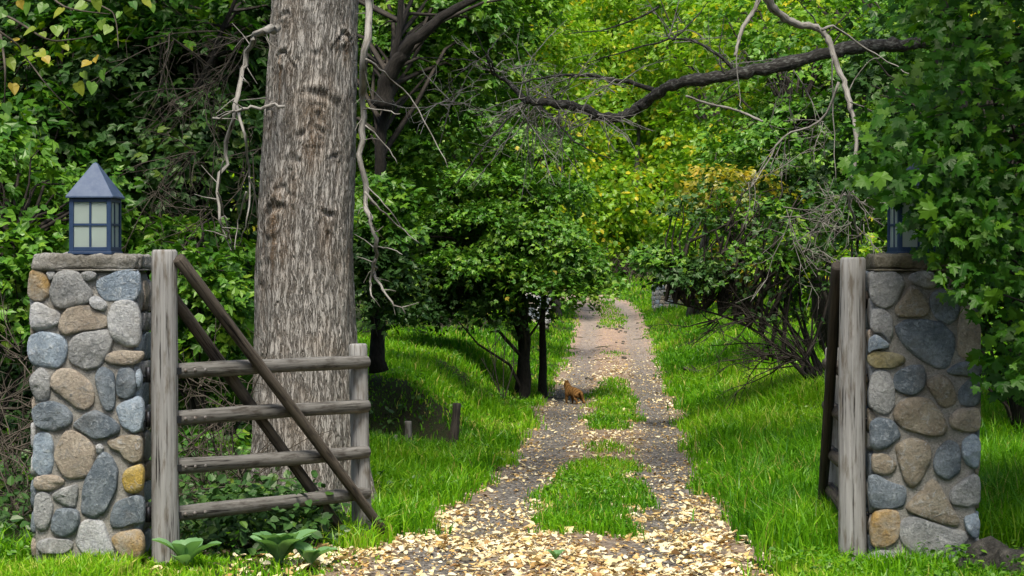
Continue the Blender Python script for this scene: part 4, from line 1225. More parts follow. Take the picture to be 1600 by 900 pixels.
# ------------------------------------------------------------------ bough tree at the right
def branch_px(e, name, pts, r0, r1, Yd, mat, sub=(), wig=.25, sides=8, subr=.003):
    rs = np.random.default_rng(int(abs(pts[0][0]) * 3 + abs(pts[0][1])))
    ph = rs.uniform(0, 6)
    f = lambda q, k: [px(x, y, Yd + wig * math.sin(i * .9 + ph + k)) for i, (x, y) in enumerate(q)]
    cp = curve_pts(f(pts, 0), 4)
    cp = curve_pts(cp, 2)
    cp = [p + Vector(rs.normal(0, .10 * r0, 3)) for p in cp]
    o = MB().tube(cp, [v * rs.uniform(.82, 1.2) for v in np.linspace(r0, r1, len(cp))], sides).build(name, M[mat], e)
    for i, (q, r) in enumerate(sub):
        c2 = curve_pts(f(q, .4 * i), 4)
        c2 = [p + Vector(rs.normal(0, .006, 3)) for p in c2]
        MB().tube(c2, list(np.linspace(r, subr, len(c2))), 5).build('twig', M[mat], o)
    return o

def twig_spray(mb, a, direction, length, n, rs, r=.006, spread=.6, sag=-.2):
    """a fan of bare twigs with side twigs"""
    for _ in range(n):
        d_ = unit(np.array(direction) + rs.normal(0, spread, 3))
        L = length * rs.uniform(.4, 1.1)
        p = np.array(a) + rs.normal(0, .03, 3)
        pts = [p]
        for k in range(4):
            d_ = unit(d_ + rs.normal(0, .22, 3) + np.array([0, 0, sag * .3]))
            p = p + d_ * L / 4
            pts.append(p)
        mb.tube(pts, list(np.linspace(r, .0022, 5)), 4, cap=False)
        for k in (1, 2, 3):
            for _q in range(2):
                dd = unit(d_ + rs.normal(0, .7, 3))
                q = pts[k]
                l2 = L * rs.uniform(.15, .4)
                mb.tube([q, q + dd * l2 * .5, q + unit(dd + rs.normal(0, .3, 3)) * l2], [r * .55, .0025, .0015], 3, cap=False)

def bough_tree():
    Yd = 17.0
    bx = px(1500, 500, Yd).x
    e = empty('bough_tree', (bx, Yd, gz(bx, Yd) - .05), 'old tree stretching a long dark crooked bough across the track', 'tree')
    z = gz(bx, Yd)
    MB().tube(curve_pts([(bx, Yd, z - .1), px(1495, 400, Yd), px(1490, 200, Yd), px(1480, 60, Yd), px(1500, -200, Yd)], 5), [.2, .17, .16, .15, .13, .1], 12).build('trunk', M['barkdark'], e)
    branch_px(e, 'bough', [(1485, 52), (1440, 66), (1380, 72), (1320, 76), (1230, 100), (1130, 119), (1055, 131), (1015, 155), (985, 175), (955, 185), (900, 168), (850, 160), (820, 156)], .070, .036, Yd, 'bough',
              [([(820, 156), (795, 130), (770, 116), (745, 96)], .034), ([(1022, 140), (965, 125), (900, 118), (835, 124), (790, 140)], .026), ([(955, 183), (947, 200)], .03),
               ([(840, 164), (870, 190), (900, 222), (935, 242), (965, 250)], .014), ([(820, 158), (785, 195), (745, 245), (715, 285), (700, 300)], .012), ([(770, 116), (758, 85), (740, 45)], .012),
               ([(776, 118), (768, 100), (762, 82), (770, 70), (780, 60), (797, 42)], .010), ([(745, 96), (720, 112), (690, 140)], .008), ([(1150, 112), (1100, 70), (1050, 62), (960, 85), (905, 102)], .018), ([(1050, 62), (1075, 40), (1110, 0)], .012),
               ([(1130, 115), (1125, 70), (1135, 20)], .008), ([(1030, 10), (960, 42), (880, 54)], .012), ([(1300, 80), (1280, 40), (1240, -10)], .014), ([(740, 95), (700, 92), (640, 90)], .006), ([(860, 162), (845, 120), (835, 90)], .006)], .3)
    br2 = [([(1190, -40), (1205, 8), (1240, 36), (1285, 48), (1306, 98), (1328, 160), (1338, 230), (1327, 300), (1334, 340), (1348, 382)], .040, .006,
            [([(1285, 46), (1308, 44), (1345, 72), (1388, 96), (1432, 122)], .014), ([(1330, 160), (1356, 170), (1382, 176)], .008), ([(1312, 128), (1280, 190), (1222, 214), (1190, 268), (1174, 292)], .012),
             ([(1336, 260), (1308, 320), (1300, 350)], .006), ([(1300, 85), (1302, 180), (1306, 285)], .008), ([(1330, 300), (1350, 330), (1360, 360)], .006), ([(1322, 150), (1352, 100), (1378, 90)], .006)]),
           ([(1190, -30), (1182, 10), (1160, 45), (1148, 88)], .026, .010, [([(1150, 80), (1155, 150), (1158, 170)], .006)]),
           ([(1072, 150), (1110, 163), (1150, 172), (1192, 190)], .010, .010, [])]
    for pts, r0, r1, sub in br2:
        branch_px(e, 'dead_branch', pts, r0, r1, 14.6, 'deadgrey', sub, .2)
    rs = np.random.default_rng(77)
    tw = MB()
    for (x, y, n, L, dx, dz) in ((820, 158, 14, 1.0, -.4, -.6), (880, 170, 12, .8, .2, -.7), (840, 160, 12, .9, .1, -.8), (920, 180, 10, .7, .0, -.8), (700, 160, 10, .8, .3, .2), (860, 150, 9, .6, -.2, .5), (780, 110, 7, .6, -.6, .3), (1150, 120, 6, .8, -.2, .5), (1240, 100, 7, .8, 0, -.6), (900, 120, 7, .6, -.5, .1), (960, 130, 5, .6, -.3, .5), (1050, 60, 7, .7, -.3, .3)):
        twig_spray(tw, px(x, y, Yd), (dx, 0, dz), L, n, rs, .006)
    tw.build('fine_twigs', M['deadgrey'], e)['kind'] = 'stuff'
    tw = MB()
    for (x, y, n, L, dx, dz) in ((1330, 300, 7, .7, -.3, -.9), (1336, 350, 6, .55, -.4, -.6), (1310, 330, 5, .6, -.9, -.3), (1280, 200, 5, .6, -.6, -.6), (1230, 215, 5, .6, -.3, -.8), (1180, 280, 5, .6, .2, -.8), (1260, 390, 6, .7, .5, .4), (1230, 330, 5, .8, .4, -.5)):
        twig_spray(tw, px(x, y, 14.8), (dx, 0, dz), L, n, rs, .004)
    tw.build('fine_twigs', M['deadgrey'], e)['kind'] = 'stuff'
    C, U = crown_points((bx - .6, Yd, 6.4), (3.0, 2.4, 1.5), 110, rs, .3, 2.0)
    P, Nn, D = cluster_leaves(C, U, .5, 26, rs)
    link('crown', leaf_mesh('crown', P, Nn, D, .11 * rs.uniform(.7, 1.2, len(P)), rs.beta(2, 2, len(P)), T_lobed()), e, [M['leaf_maple']])
bough_tree()

# ------------------------------------------------------------------ bare brush
def bare_brush(label, pts, mat, seed, group='tangles of bare brush', name='bare_brush', r=.006):
    rs = np.random.default_rng(int(seed))
    p0 = px(*pts[0][:3])
    e = empty(name, (p0.x, p0.y, gz(p0.x, p0.y) - .03), label, 'brush', group)
    tw = MB()
    for (x, y, Y, n, L, dx, dz) in pts:
        twig_spray(tw, px(x, y, Y), (dx, 0, dz), L, n, rs, r, .65)
    tw.build('twigs', M[mat], e)['kind'] = 'stuff'
    return e
bare_brush('brown tangle of bare twigs at the outer foot of the pale pillar', [(20, 760, 12.5, 16, .9, .0, .8), (-30, 640, 12.8, 12, .9, .6, .2), (30, 560, 13, 10, .7, 0, .3), (40, 820, 11.9, 12, .6, -.1, .6), (10, 700, 12.2, 10, .7, .3, .5)], 'twig', 81)
bare_brush('dry twigs and dead stalks behind the rails of the ajar gate', [(330, 790, 13.2, 16, .9, -.2, .9), (370, 760, 13.0, 12, .8, 0, .9), (300, 700, 13.4, 12, .8, .3, .4), (380, 640, 13.3, 9, .7, -.6, .4), (310, 600, 13.6, 8, .8, .2, .5)], 'twig', 82)
bare_brush('thin bare twigs hanging among leaves between lantern and cottonwood', [(330, 130, 16.5, 12, 1.1, -.6, -.7), (380, 60, 16.6, 12, 1.1, -.9, -.4), (300, 240, 16.5, 12, .9, -.4, -.7), (250, 300, 16.4, 8, .7, .2, -.7), (390, 240, 16.0, 8, .7, -.5, -.8), (330, 330, 16.0, 10, .7, .1, -.8), (270, 60, 16.5, 8, 1.0, .4, -.6)], 'twig', 83)
bare_brush('grey-brown bare bushes at the end of the track', [(950, 445, 84, 22, 2.6, 0, .9), (985, 445, 85, 22, 2.6, 0, .9), (925, 440, 86, 14, 2.4, 0, .9), (1010, 440, 84, 16, 2.4, -.2, .9), (965, 420, 88, 16, 3, 0, .9)], 'twig', 84, r=.02)
bare_brush('leafless brown bushes under the round maple beyond the grassy bank', [(640, 535, 38, 16, 1.3, 0, .8), (690, 540, 37, 14, 1.2, 0, .8), (605, 530, 39, 10, 1.2, 0, .9), (735, 535, 38, 10, 1.1, 0, .8)], 'twig', 85, r=.010)
bare_brush('dark bare stems arching out from the many-stemmed shrub', [(1240, 560, 23.4, 14, 1.3, -.9, .35), (1260, 560, 23.2, 12, 1.3, -.6, .7), (1180, 500, 23.6, 10, 1.0, -.8, .2), (1200, 560, 23.5, 10, .9, -.6, .2), (1120, 500, 24, 8, .8, -.7, -.1)], 'twigdark', 86, r=.011)

# ------------------------------------------------------------------ near maple over the right pillar
def inside(poly, x, y):
    r = np.zeros(len(x), bool)
    n = len(poly)
    for i in range(n):
        x1, y1 = poly[i]; x2, y2 = poly[(i + 1) % n]
        c = ((y1 > y) != (y2 > y)) & (x < (x2 - x1) * (y - y1) / (y2 - y1 + 1e-9) + x1)
        r ^= c
    return r

def near_maple():
    rs = np.random.default_rng(91)
    bx, by = 4.1, 12.0
    e = empty('maple_tree', (bx, by, gz(bx, by) - .05), 'broad-leaved maple draping its leaves over the shaded pillar and lantern', 'tree')
    z = gz(bx, by)
    MB().tube(curve_pts([(bx, by, z - .1), (bx - .05, by, 1.2), (bx - .2, by - .1, 2.6), (bx - .3, by, 4.6)], 6), [.16, .13, .12, .11, .09, .06], 12).build('trunk', M['barkdark'], e)
    poly = [(1440, -420), (1420, -150), (1400, 0), (1440, 60), (1425, 120), (1360, 170), (1352, 230), (1318, 290), (1380, 300), (1430, 320), (1446, 372), (1474, 388), (1490, 420), (1480, 440), (1540, 470), (1545, 590), (1600, 615), (1760, 600), (1900, 300), (1900, -420)]
    n = 1250
    X = rs.uniform(1300, 1900, 6000); Yp = rs.uniform(-420, 620, 6000)
    k = inside(poly, X, Yp)
    X, Yp = X[k][:n], Yp[k][:n]
    dep = rs.uniform(9.7, 12.6, len(X))
    ex = 30
    X = np.concatenate([X, rs.uniform(1400, 1495, ex), rs.uniform(1452, 1505, 12)]); Yp = np.concatenate([Yp, rs.uniform(190, 305, ex), rs.uniform(310, 385, 12)])
    dep = np.concatenate([dep, rs.uniform(9.7, 10.1, ex + 12)])
    low = (Yp > 330) & (X < 1560)
    dep = np.where(low, rs.uniform(9.6, 10.1, len(X)), dep)
    C = np.stack([(X - 800) / F * dep, dep, EYE - (Yp - HOR) / F * dep], 1)
    # crown extended unseen above the frame, added to shade the pillar
    k2 = 230
    C = np.concatenate([C, np.stack([rs.uniform(2.1, 4.6, k2), rs.uniform(6.8, 10.6, k2), rs.uniform(3.5, 5.0, k2)], 1)])
    U = unit(C - np.array([bx, by, 2.4]))
    per = 9
    P, Nn, D = cluster_leaves(C, U, .19 * rs.uniform(.7, 1.2, len(C)), per, rs, flat=.5, upw=.8, jit=.7, droop=.9)
    Nn = unit(Nn + np.array([-.1, -.4, .1]))
    sx = P[:, 0] / P[:, 1] * F + 800; sy = HOR - (P[:, 2] - EYE) / P[:, 1] * F
    ok = (sy < -20) | inside([(x - 25 if x < 1600 else x, y + (15 if y > 0 else 0)) for x, y in poly], sx, sy)
    P, Nn, D, sx, sy = P[ok], Nn[ok], D[ok], sx[ok], sy[ok]
    size = .073 * rs.uniform(.45, 1.35, len(P))
    rnd = np.clip(rs.beta(2, 2.2, len(P)) + .12 * rs.normal(0, 1, len(P)), 0, .95) + .05 * (rs.uniform(0, 1, len(P)) < .02)
    tm = T_maple()
    vis = (sx > 1310) & (sx < 1610) & (sy > -10) & (sy < 600)
    order = np.where(vis)[0][np.argsort(P[vis][:, 1])]
    single = order[:300]
    rest = np.setdiff1d(np.arange(len(P)), single)
    o = link('foliage', leaf_mesh('foliage', P[rest], Nn[rest], D[rest], size[rest], rnd[rest], tm), e, [M['leaf_maple']])
    o['kind'] = 'stuff'
    variants = []
    for q in range(30):
        tv, tf = tm
        w_ = tv * np.array([rs.uniform(.8, 1.1), 1, 1]) + rs.normal(0, .025, tv.shape)
        w_[:, 2] += rs.uniform(-.5, .5) * w_[:, 0] ** 2 - rs.uniform(0, .45) * w_[:, 1] ** 2
        me = np_mesh('leaf', w_, tf, [np.full(len(tf[0]), (q % 10 + .5) / 10)], False)
        me.materials.append(M['leaf_maple'])
        variants.append(me)
    inv = world_matrix(e).inverted()
    for i in single:
        me = variants[min(9, int(rnd[i] * 10)) + 10 * int(rs.integers(3))]
        l = bpy.data.objects.new('leaf', me); col.objects.link(l)
        nn = unit(Nn[i]); dd = unit(D[i] - nn * (D[i] @ nn)); bb = np.cross(dd, nn)
        m = Matrix(((bb[0], dd[0], nn[0], P[i][0]), (bb[1], dd[1], nn[1], P[i][1]), (bb[2], dd[2], nn[2], P[i][2]), (0, 0, 0, 1)))
        l.parent = e; l.matrix_parent_inverse = inv
        l.matrix_basis = m @ Matrix.Scale(float(size[i]), 4)
    lb = MB()
    for q in rs.permutation(len(C))[:150]:
        a = np.array([bx - .15, by - .05, np.clip(C[q][2] + rs.uniform(-.6, .3), 1.0, 4.2)])
        limb_to(lb, a, C[q], .016, .003, rs, 4, .06)
    lb.build('limbs', M['twigdark'], e)['kind'] = 'stuff'
near_maple()

# ------------------------------------------------------------------ overhanging poplar spray at top left
def near_spray():
    rs = np.random.default_rng(95)
    Yd = 9.4
    a = px(-420, -120, Yd)
    e = empty('overhanging_branch', tuple(a), 'sprays of heart-shaped yellow-green leaves hanging in at the lantern side', 'branch')
    runs = [[(-420, -120), (-200, -60), (0, 50), (40, 90), (75, 135), (118, 180)], [(-200, -60), (0, 20), (70, 60), (110, 62), (150, 55)], [(-420, -120), (-100, -100), (60, -30), (160, 10), (180, 30), (185, 75)], [(60, -30), (100, 10), (172, 22)], [(0, 50), (8, 110), (6, 180)]]
    tv, tf = T_heart()
    vs = []
    for q in range(8):
        me = np_mesh('leaf', tv + rs.normal(0, .02, tv.shape), tf, [np.full(len(tf[0]), (q + .5) / 8)], False)
        me.materials.append(M['leaf_vine']); vs.append(me)
    inv = world_matrix(e).inverted()
    for r in runs:
        cp = curve_pts([px(x, y, Yd + rs.uniform(-.12, .12)) for x, y in r], 5)
        MB().tube(cp, list(np.linspace(.009, .002, len(cp))), 5).build('twig', M['twig'], e)
    spots = [(20, 130), (35, 145), (160, 30), (172, 40), (188, 18), (128, 112), (120, 128), (55, 42), (65, 50), (8, 15), (15, 30), (100, 70), (140, 95), (150, 88), (148, 55), (60, 80), (70, 88), (8, 160), (5, 178), (225, -2), (235, 6), (135, 5), (148, -4), (30, 0), (44, 4), (70, 5), (4, 62), (98, 12), (112, 4), (88, 40), (205, 2), (160, 108), (143, 128), (30, 60), (46, 75), (12, 90)]
    for (x, y) in spots:
        p = px(x, y, Yd + rs.uniform(-.2, .2))
        nn = unit(np.array([rs.normal(0, .45), -.75, .55 + rs.normal(0, .3)])); dd = np.array([rs.normal(0, .5), 0, -1.0])
        dd = unit(dd - nn * (dd @ nn)); bb = np.cross(dd, nn)
        l = bpy.data.objects.new('leaf', vs[rs.integers(8)]); col.objects.link(l)
        l.parent = e; l.matrix_parent_inverse = inv
        m = Matrix(((bb[0], dd[0], nn[0], p[0]), (bb[1], dd[1], nn[1], p[1]), (bb[2], dd[2], nn[2], p[2]), (0, 0, 0, 1)))
        l.matrix_basis = m @ Matrix.Scale(float(rs.uniform(.045, .08)), 4)
near_spray()

# ------------------------------------------------------------------ grass
def grass_density(X, Y):
    c, hw = road_c(Y), road_h(Y)
    lat = X - c
    wob = 0.17 * fbm(X * 1.7, Y * 1.2, 5, 3)
    out = np.abs(lat) - hw + wob
    dnst = sstep(out, -0.10, 0.24)
    # strip between the wheel tracks
    strip = np.zeros_like(X)
    for y0, y1, w, k in ((11.9, 19.2, .33, 1.0), (19.8, 21.6, .26, .5), (23.3, 35.5, .30, 1.0), (43, 46, .26, .35), (57, 75, .42, .8)):
        edge = sstep(Y, y0, y0 + .5) * (1 - sstep(Y, y1 - .7, y1))
        strip = np.maximum(strip, k * edge * (1 - sstep(np.abs(lat - .06) + 1.3 * wob, w * .45, w * 1.3)) ** .8)
    dnst = np.maximum(dnst, strip)
    # wood floor: little grass under the shrubs on the left
    wood = sstep(-X, .95, 1.25) * sstep(Y, 10.7, 11.1) * (1 - sstep(Y, 14.8, 16.5) * (1 - sstep(-X, 2.2, 3.2)))
    wood = np.maximum(wood, sstep(-X, 2.2, 3.0) * sstep(Y, 10.6, 11.0) * (1 - sstep(Y, 26, 32)))
    dnst = dnst * (1 - .97 * wood)
    # leaf-strewn approach in front of the gate
    app = (1 - sstep(Y, 10.9, 11.8)) * sstep(X, -1.9, -1.5) * (1 - sstep(X, -.2, .2))
    dnst = dnst * (1 - .75 * app)
    dnst = dnst * (1 - .62 * sstep(hollow(X, Y - .25) + .2 * vnoise(X * 5, Y * 5, 3), .3, .6))
    pill = ((np.abs(X + 2.48) < .31) | (np.abs(X - 2.39) < .31)) & (Y > F / 270) & (Y < F / 270 + .46)
    return np.where(pill, 0, dnst)

def grass(n_try=680000):
    rs = np.random.default_rng(101)
    Y = np.exp(rs.uniform(math.log(9.2), math.log(95), n_try))
    half = 0.30 * Y + 1.2
    X = rs.uniform(-1, 1, n_try) * half
    den = grass_density(X, Y)
    keep = rs.uniform(0, 1, n_try) < den
    X, Y, den = X[keep], Y[keep], den[keep]
    # tufts: pull blades together
    X = X + .05 * fbm(X * 6, Y * 6, 1, 2); Y = Y + .05 * fbm(X * 6, Y * 6, 9, 2)
    n = len(X)
    Z = ground(X, Y)
    lat = X - road_c(Y)
    right = sstep(lat, 1.0, 1.5)
    instrip = np.abs(lat) < .6
    hgt = (.16 + .11 * right) * (1 + .75 * fbm(X * 1.3, Y * 1.1, 2, 3)) * rs.uniform(.4, 1.4, n)
    hgt = np.where(instrip, (.11 + .05 * sstep(Y, 40, 55)) * rs.uniform(.5, 1.4, n), hgt)
    hgt = hgt * (1 - .35 * sstep(Y, 25, 45))
    hgt = np.where((Y < 10.6) & (X > 1.3), hgt * .4, hgt)
    hgt = np.where((Y < 11.2) & (X < -.3) & (X > -2.15), hgt * .42, hgt)
    hgt = np.where((Y < 10.45) & (X < -1.9), np.minimum(hgt * .62, .15), hgt)
    hgt = np.clip(hgt, .03, .42)
    w = (.0024 + .00023 * Y) * rs.uniform(.7, 1.4, n)
    az = rs.uniform(0, 2 * np.pi, n)
    face = rs.uniform(0, 2 * np.pi, n)
    lean = rs.uniform(.15, 1.0, n)
    side = np.stack([np.cos(face), np.sin(face), np.zeros(n)], 1) * w[:, None]
    ld = np.stack([np.cos(az), np.sin(az), np.zeros(n)], 1)
    B = np.stack([X, Y, Z - .01], 1)
    up = np.array([0, 0, 1.0])
    m1 = B + up * (hgt * .55)[:, None] + ld * (hgt * lean * .22)[:, None]
    tip = B + up * (hgt * (1 - .38 * lean))[:, None] + ld * (hgt * lean * .8)[:, None]
    V = np.stack([B - side, B + side, m1 + side * .8, m1 - side * .8, tip], 1).reshape(-1, 3)
    i = np.arange(n)[:, None] * 5
    q = i + np.array([[0, 1, 2, 3]]); t = i + np.array([[3, 2, 4]])
    rnd = np.clip(.42 + .34 * fbm(X * .8, Y * .6, 7, 3) + rs.normal(0, .2, n), 0, .97)
    rnd = np.where(rs.uniform(0, 1, n) < .03 + .10 * (fbm(X * .5, Y * .5, 12, 2) > .45), 1.0, rnd)
    o = link('grass', np_mesh('grass', V, [q, t], [rnd, rnd], False), None, [M['grass']])
    tag(o, 'long bright green grass on both verges and between the wheel tracks', 'grass', kind='stuff')
    # clover and small weeds in the sward
    m = 5200
    Y = np.exp(rs.uniform(math.log(9.4), math.log(34), m)); X = rs.uniform(-1, 1, m) * (.30 * Y + .6)
    keep = (grass_density(X, Y) > .5) & (fbm(X * .9, Y * .9, 21, 2) > .05)
    X, Y = X[keep], Y[keep]
    C = np.stack([X, Y, ground(X, Y) + rs.uniform(.05, .16, len(X))], 1)
    P, Nn, D = cluster_leaves(C, np.zeros_like(C), .07, 9, rs, flat=.5, jit=.35)
    o = link('clover', leaf_mesh('clover', P, Nn, D, .030 * rs.uniform(.6, 1.5, len(P)), rs.beta(2, 2, len(P)), T_broad()), None, [M['leaf_mid']])
    tag(o, 'patches of small round-leaved weeds growing low in the verge grass', 'weeds', kind='stuff')
grass()

# ------------------------------------------------------------------ wood-floor plants
def ground_cover():
    rs = np.random.default_rng(105)
    n = 1500
    X = np.concatenate([rs.uniform(-7, -1.0, n), rs.uniform(-2.1, -1.15, 160)]); Y = np.concatenate([rs.uniform(11.0, 22, n), rs.uniform(11.0, 14.2, 160)])
    keep = (grass_density(X, Y) < .5) & (X < -.95 - .0 * Y) & ~((np.abs(X + 1.6) < .5) & (np.abs(Y - 14) < .5)) & (fbm(X * .9, Y * .9, 2, 2) > -.35)
    X, Y = X[keep], Y[keep]
    C = np.stack([X, Y, ground(X, Y) + rs.uniform(.05, .28, len(X))], 1)
    U = np.zeros_like(C); U[:, 1] = -.6
    per = 16
    P, Nn, D = cluster_leaves(C, U, .17, per, rs, flat=.6, jit=.5)
    P[:, 2] = np.maximum(P[:, 2], ground(P[:, 0], P[:, 1]) + .02)
    o = link('ground_cover', leaf_mesh('ground_cover', P, Nn, D, .06 * rs.uniform(.6, 1.4, len(P)), rs.beta(2, 2, len(P)), T_broad()), None, [M['leaf_dark']])
    tag(o, 'low dark leafy ground cover on the wood floor behind the ajar gate', 'ground cover', kind='stuff')
ground_cover()

# ------------------------------------------------------------------ fallen leaves
def litter():
    rs = np.random.default_rng(111)
    n = 240000
    Y = np.exp(rs.uniform(math.log(9.3), math.log(54), n))
    lat = rs.uniform(-2.6, 1.7, n)
    c, hw = road_c(Y), road_h(Y)
    X = c + lat
    nz = fbm(X * 1.7, Y * 1.0, 4, 3)
    lane = np.exp(-((np.abs(lat) - .62) / .26) ** 2)
    near = 1 - sstep(Y, 11.5, 15.5)
    far = 1 - sstep(Y, 37, 52)
    near = np.maximum(near, .75 * (1 - sstep(Y, 15, 21)))
    den = (.16 + .84 * near) * (1 - .72 * lane * sstep(Y, 10.8, 13.5)) * far
    den = den + .22 * sstep(Y, 13, 18) * (1 - sstep(Y, 38, 46)) * (1 - lane) + .18 * np.exp(-((Y - 38) / 5.0) ** 2)
    den = den * np.clip(.75 + .7 * nz, .1, 1.3)
    inroad = 1 - sstep(np.abs(lat) - hw, -.1, .14)
    app = (1 - sstep(Y, 11.0, 12.5)) * (1 - sstep(-lat, 1.35, 1.9)) * (lat < 0)
    den = den * np.maximum(inroad, np.maximum(.55 * app, .12 * (1 - sstep(Y, 16, 22))))
    den = den * np.where(grass_density(X, Y) > .6, .12, 1.0)
    keep = rs.uniform(0, 1, n) < den * .27
    X, Y = X[keep], Y[keep]
    # some blown onto the wood floor beneath the gate
    k = 130
    xa = rs.uniform(-2.0, -.7, k); ya = rs.uniform(10.6, 13.6, k)
    X = np.concatenate([X, xa]); Y = np.concatenate([Y, ya])
    # crumbs: many small torn bits between the whole leaves
    kk = 12000
    yb = np.exp(rs.uniform(math.log(9.4), math.log(58), kk)); lb_ = rs.uniform(-1.25, 1.25, kk)
    kc = (np.abs(lb_) < road_h(yb) + .1) & (rs.uniform(0, 1, kk) < .9)
    nb = int(kc.sum())
    X = np.concatenate([X, road_c(yb[kc]) + lb_[kc]]); Y = np.concatenate([Y, yb[kc]])
    n = len(X)
    Z = ground(X, Y) + .014 + rs.uniform(0, .014, n)
    P = np.stack([X, Y, Z], 1)
    Nn = unit(np.stack([rs.normal(0, .30, n), rs.normal(0, .30, n), np.ones(n)], 1))
    D = np.stack([rs.normal(0, 1, n), rs.normal(0, 1, n), rs.normal(0, .1, n)], 1)
    size = rs.gamma(7.0, .0057, n).clip(.018, .085) * (1 + .002 * Y)
    rnd = np.clip(rs.beta(.85, 1.6, n), 0, 1)
    size[n - nb:] = rs.uniform(.012, .032, nb); rnd[n - nb:] = rs.uniform(.35, 1, nb)
    tv, tf = T_heart()
    tv = tv.copy()
    curls = []
    for cx_, cy_, tw_ in ((.35, -.05, .0), (1.0, .15, .25), (.15, .55, -.2), (.7, -.45, .1)):
        w_ = tv.copy()
        w_[:, 2] += cx_ * w_[:, 0] ** 2 + cy_ * (w_[:, 1] - .4) ** 2 + tw_ * w_[:, 0] * w_[:, 1] - .05
        w_[:, 0] *= 1 - .35 * cx_
        curls.append(w_)
    which = rs.integers(0, 4, n)
    sx = X / Y * F + 800; sy = HOR - (Z - EYE) / Y * F
    vis = (sx > 0) & (sx < 1600) & (sy < 899)
    order = np.where(vis)[0][np.argsort(Y[vis])]
    single = order[:300]
    rest = np.setdiff1d(np.arange(n), single)
    VV, FF, RR, off = [], [], [], 0
    for q in range(4):
        idx = rest[which[rest] == q]
        V_, f_ = leaf_arrays(P[idx], Nn[idx], D[idx], size[idx], (curls[q], tf))
        VV.append(V_); FF.append(f_[0] + off); RR.append(np.repeat(rnd[idx], len(f_[0]) // len(idx))); off += len(V_)
    o = link('leaf_litter', np_mesh('leaf_litter', np.concatenate(VV), [np.concatenate(FF)], RR, False), None, [M['litter']])
    tag(o, 'carpet of pale yellow fallen leaves strewn along the track', 'fallen leaves', kind='stuff')
    vs = []
    for q in range(32):
        v2 = curls[q % 4] + rs.normal(0, .03, tv.shape)
        v2[:, 2] += rs.uniform(-.3, .3) * v2[:, 0] * v2[:, 1]
        me = np_mesh('fallen_leaf', v2, tf, [np.full(len(tf[0]), (((q // 2) + .5) / 16))], False)
        me.materials.append(M['litter']); vs.append(me)
    for i in single:
        l = bpy.data.objects.new('fallen_leaf', vs[2 * min(15, int(rnd[i] * 16)) + int(rs.integers(2))]); col.objects.link(l)
        nn = Nn[i]; dd = unit(D[i] - nn * (D[i] @ nn)); bb = np.cross(dd, nn)
        m = Matrix(((bb[0], dd[0], nn[0], P[i][0]), (bb[1], dd[1], nn[1], P[i][1]), (bb[2], dd[2], nn[2], P[i][2]), (0, 0, 0, 1)))
        l.matrix_basis = m @ Matrix.Scale(float(size[i]), 4)
        kind_ = ('pale cream', 'soft yellow', 'golden tan', 'rusty brown', 'dark brown')[min(4, int(rnd[i] * 5))]
        tag(l, kind_ + ' fallen leaf lying loose on the ground at the mouth of the gateway', 'leaf', kind_ + ' fallen leaves at the gateway')
litter()

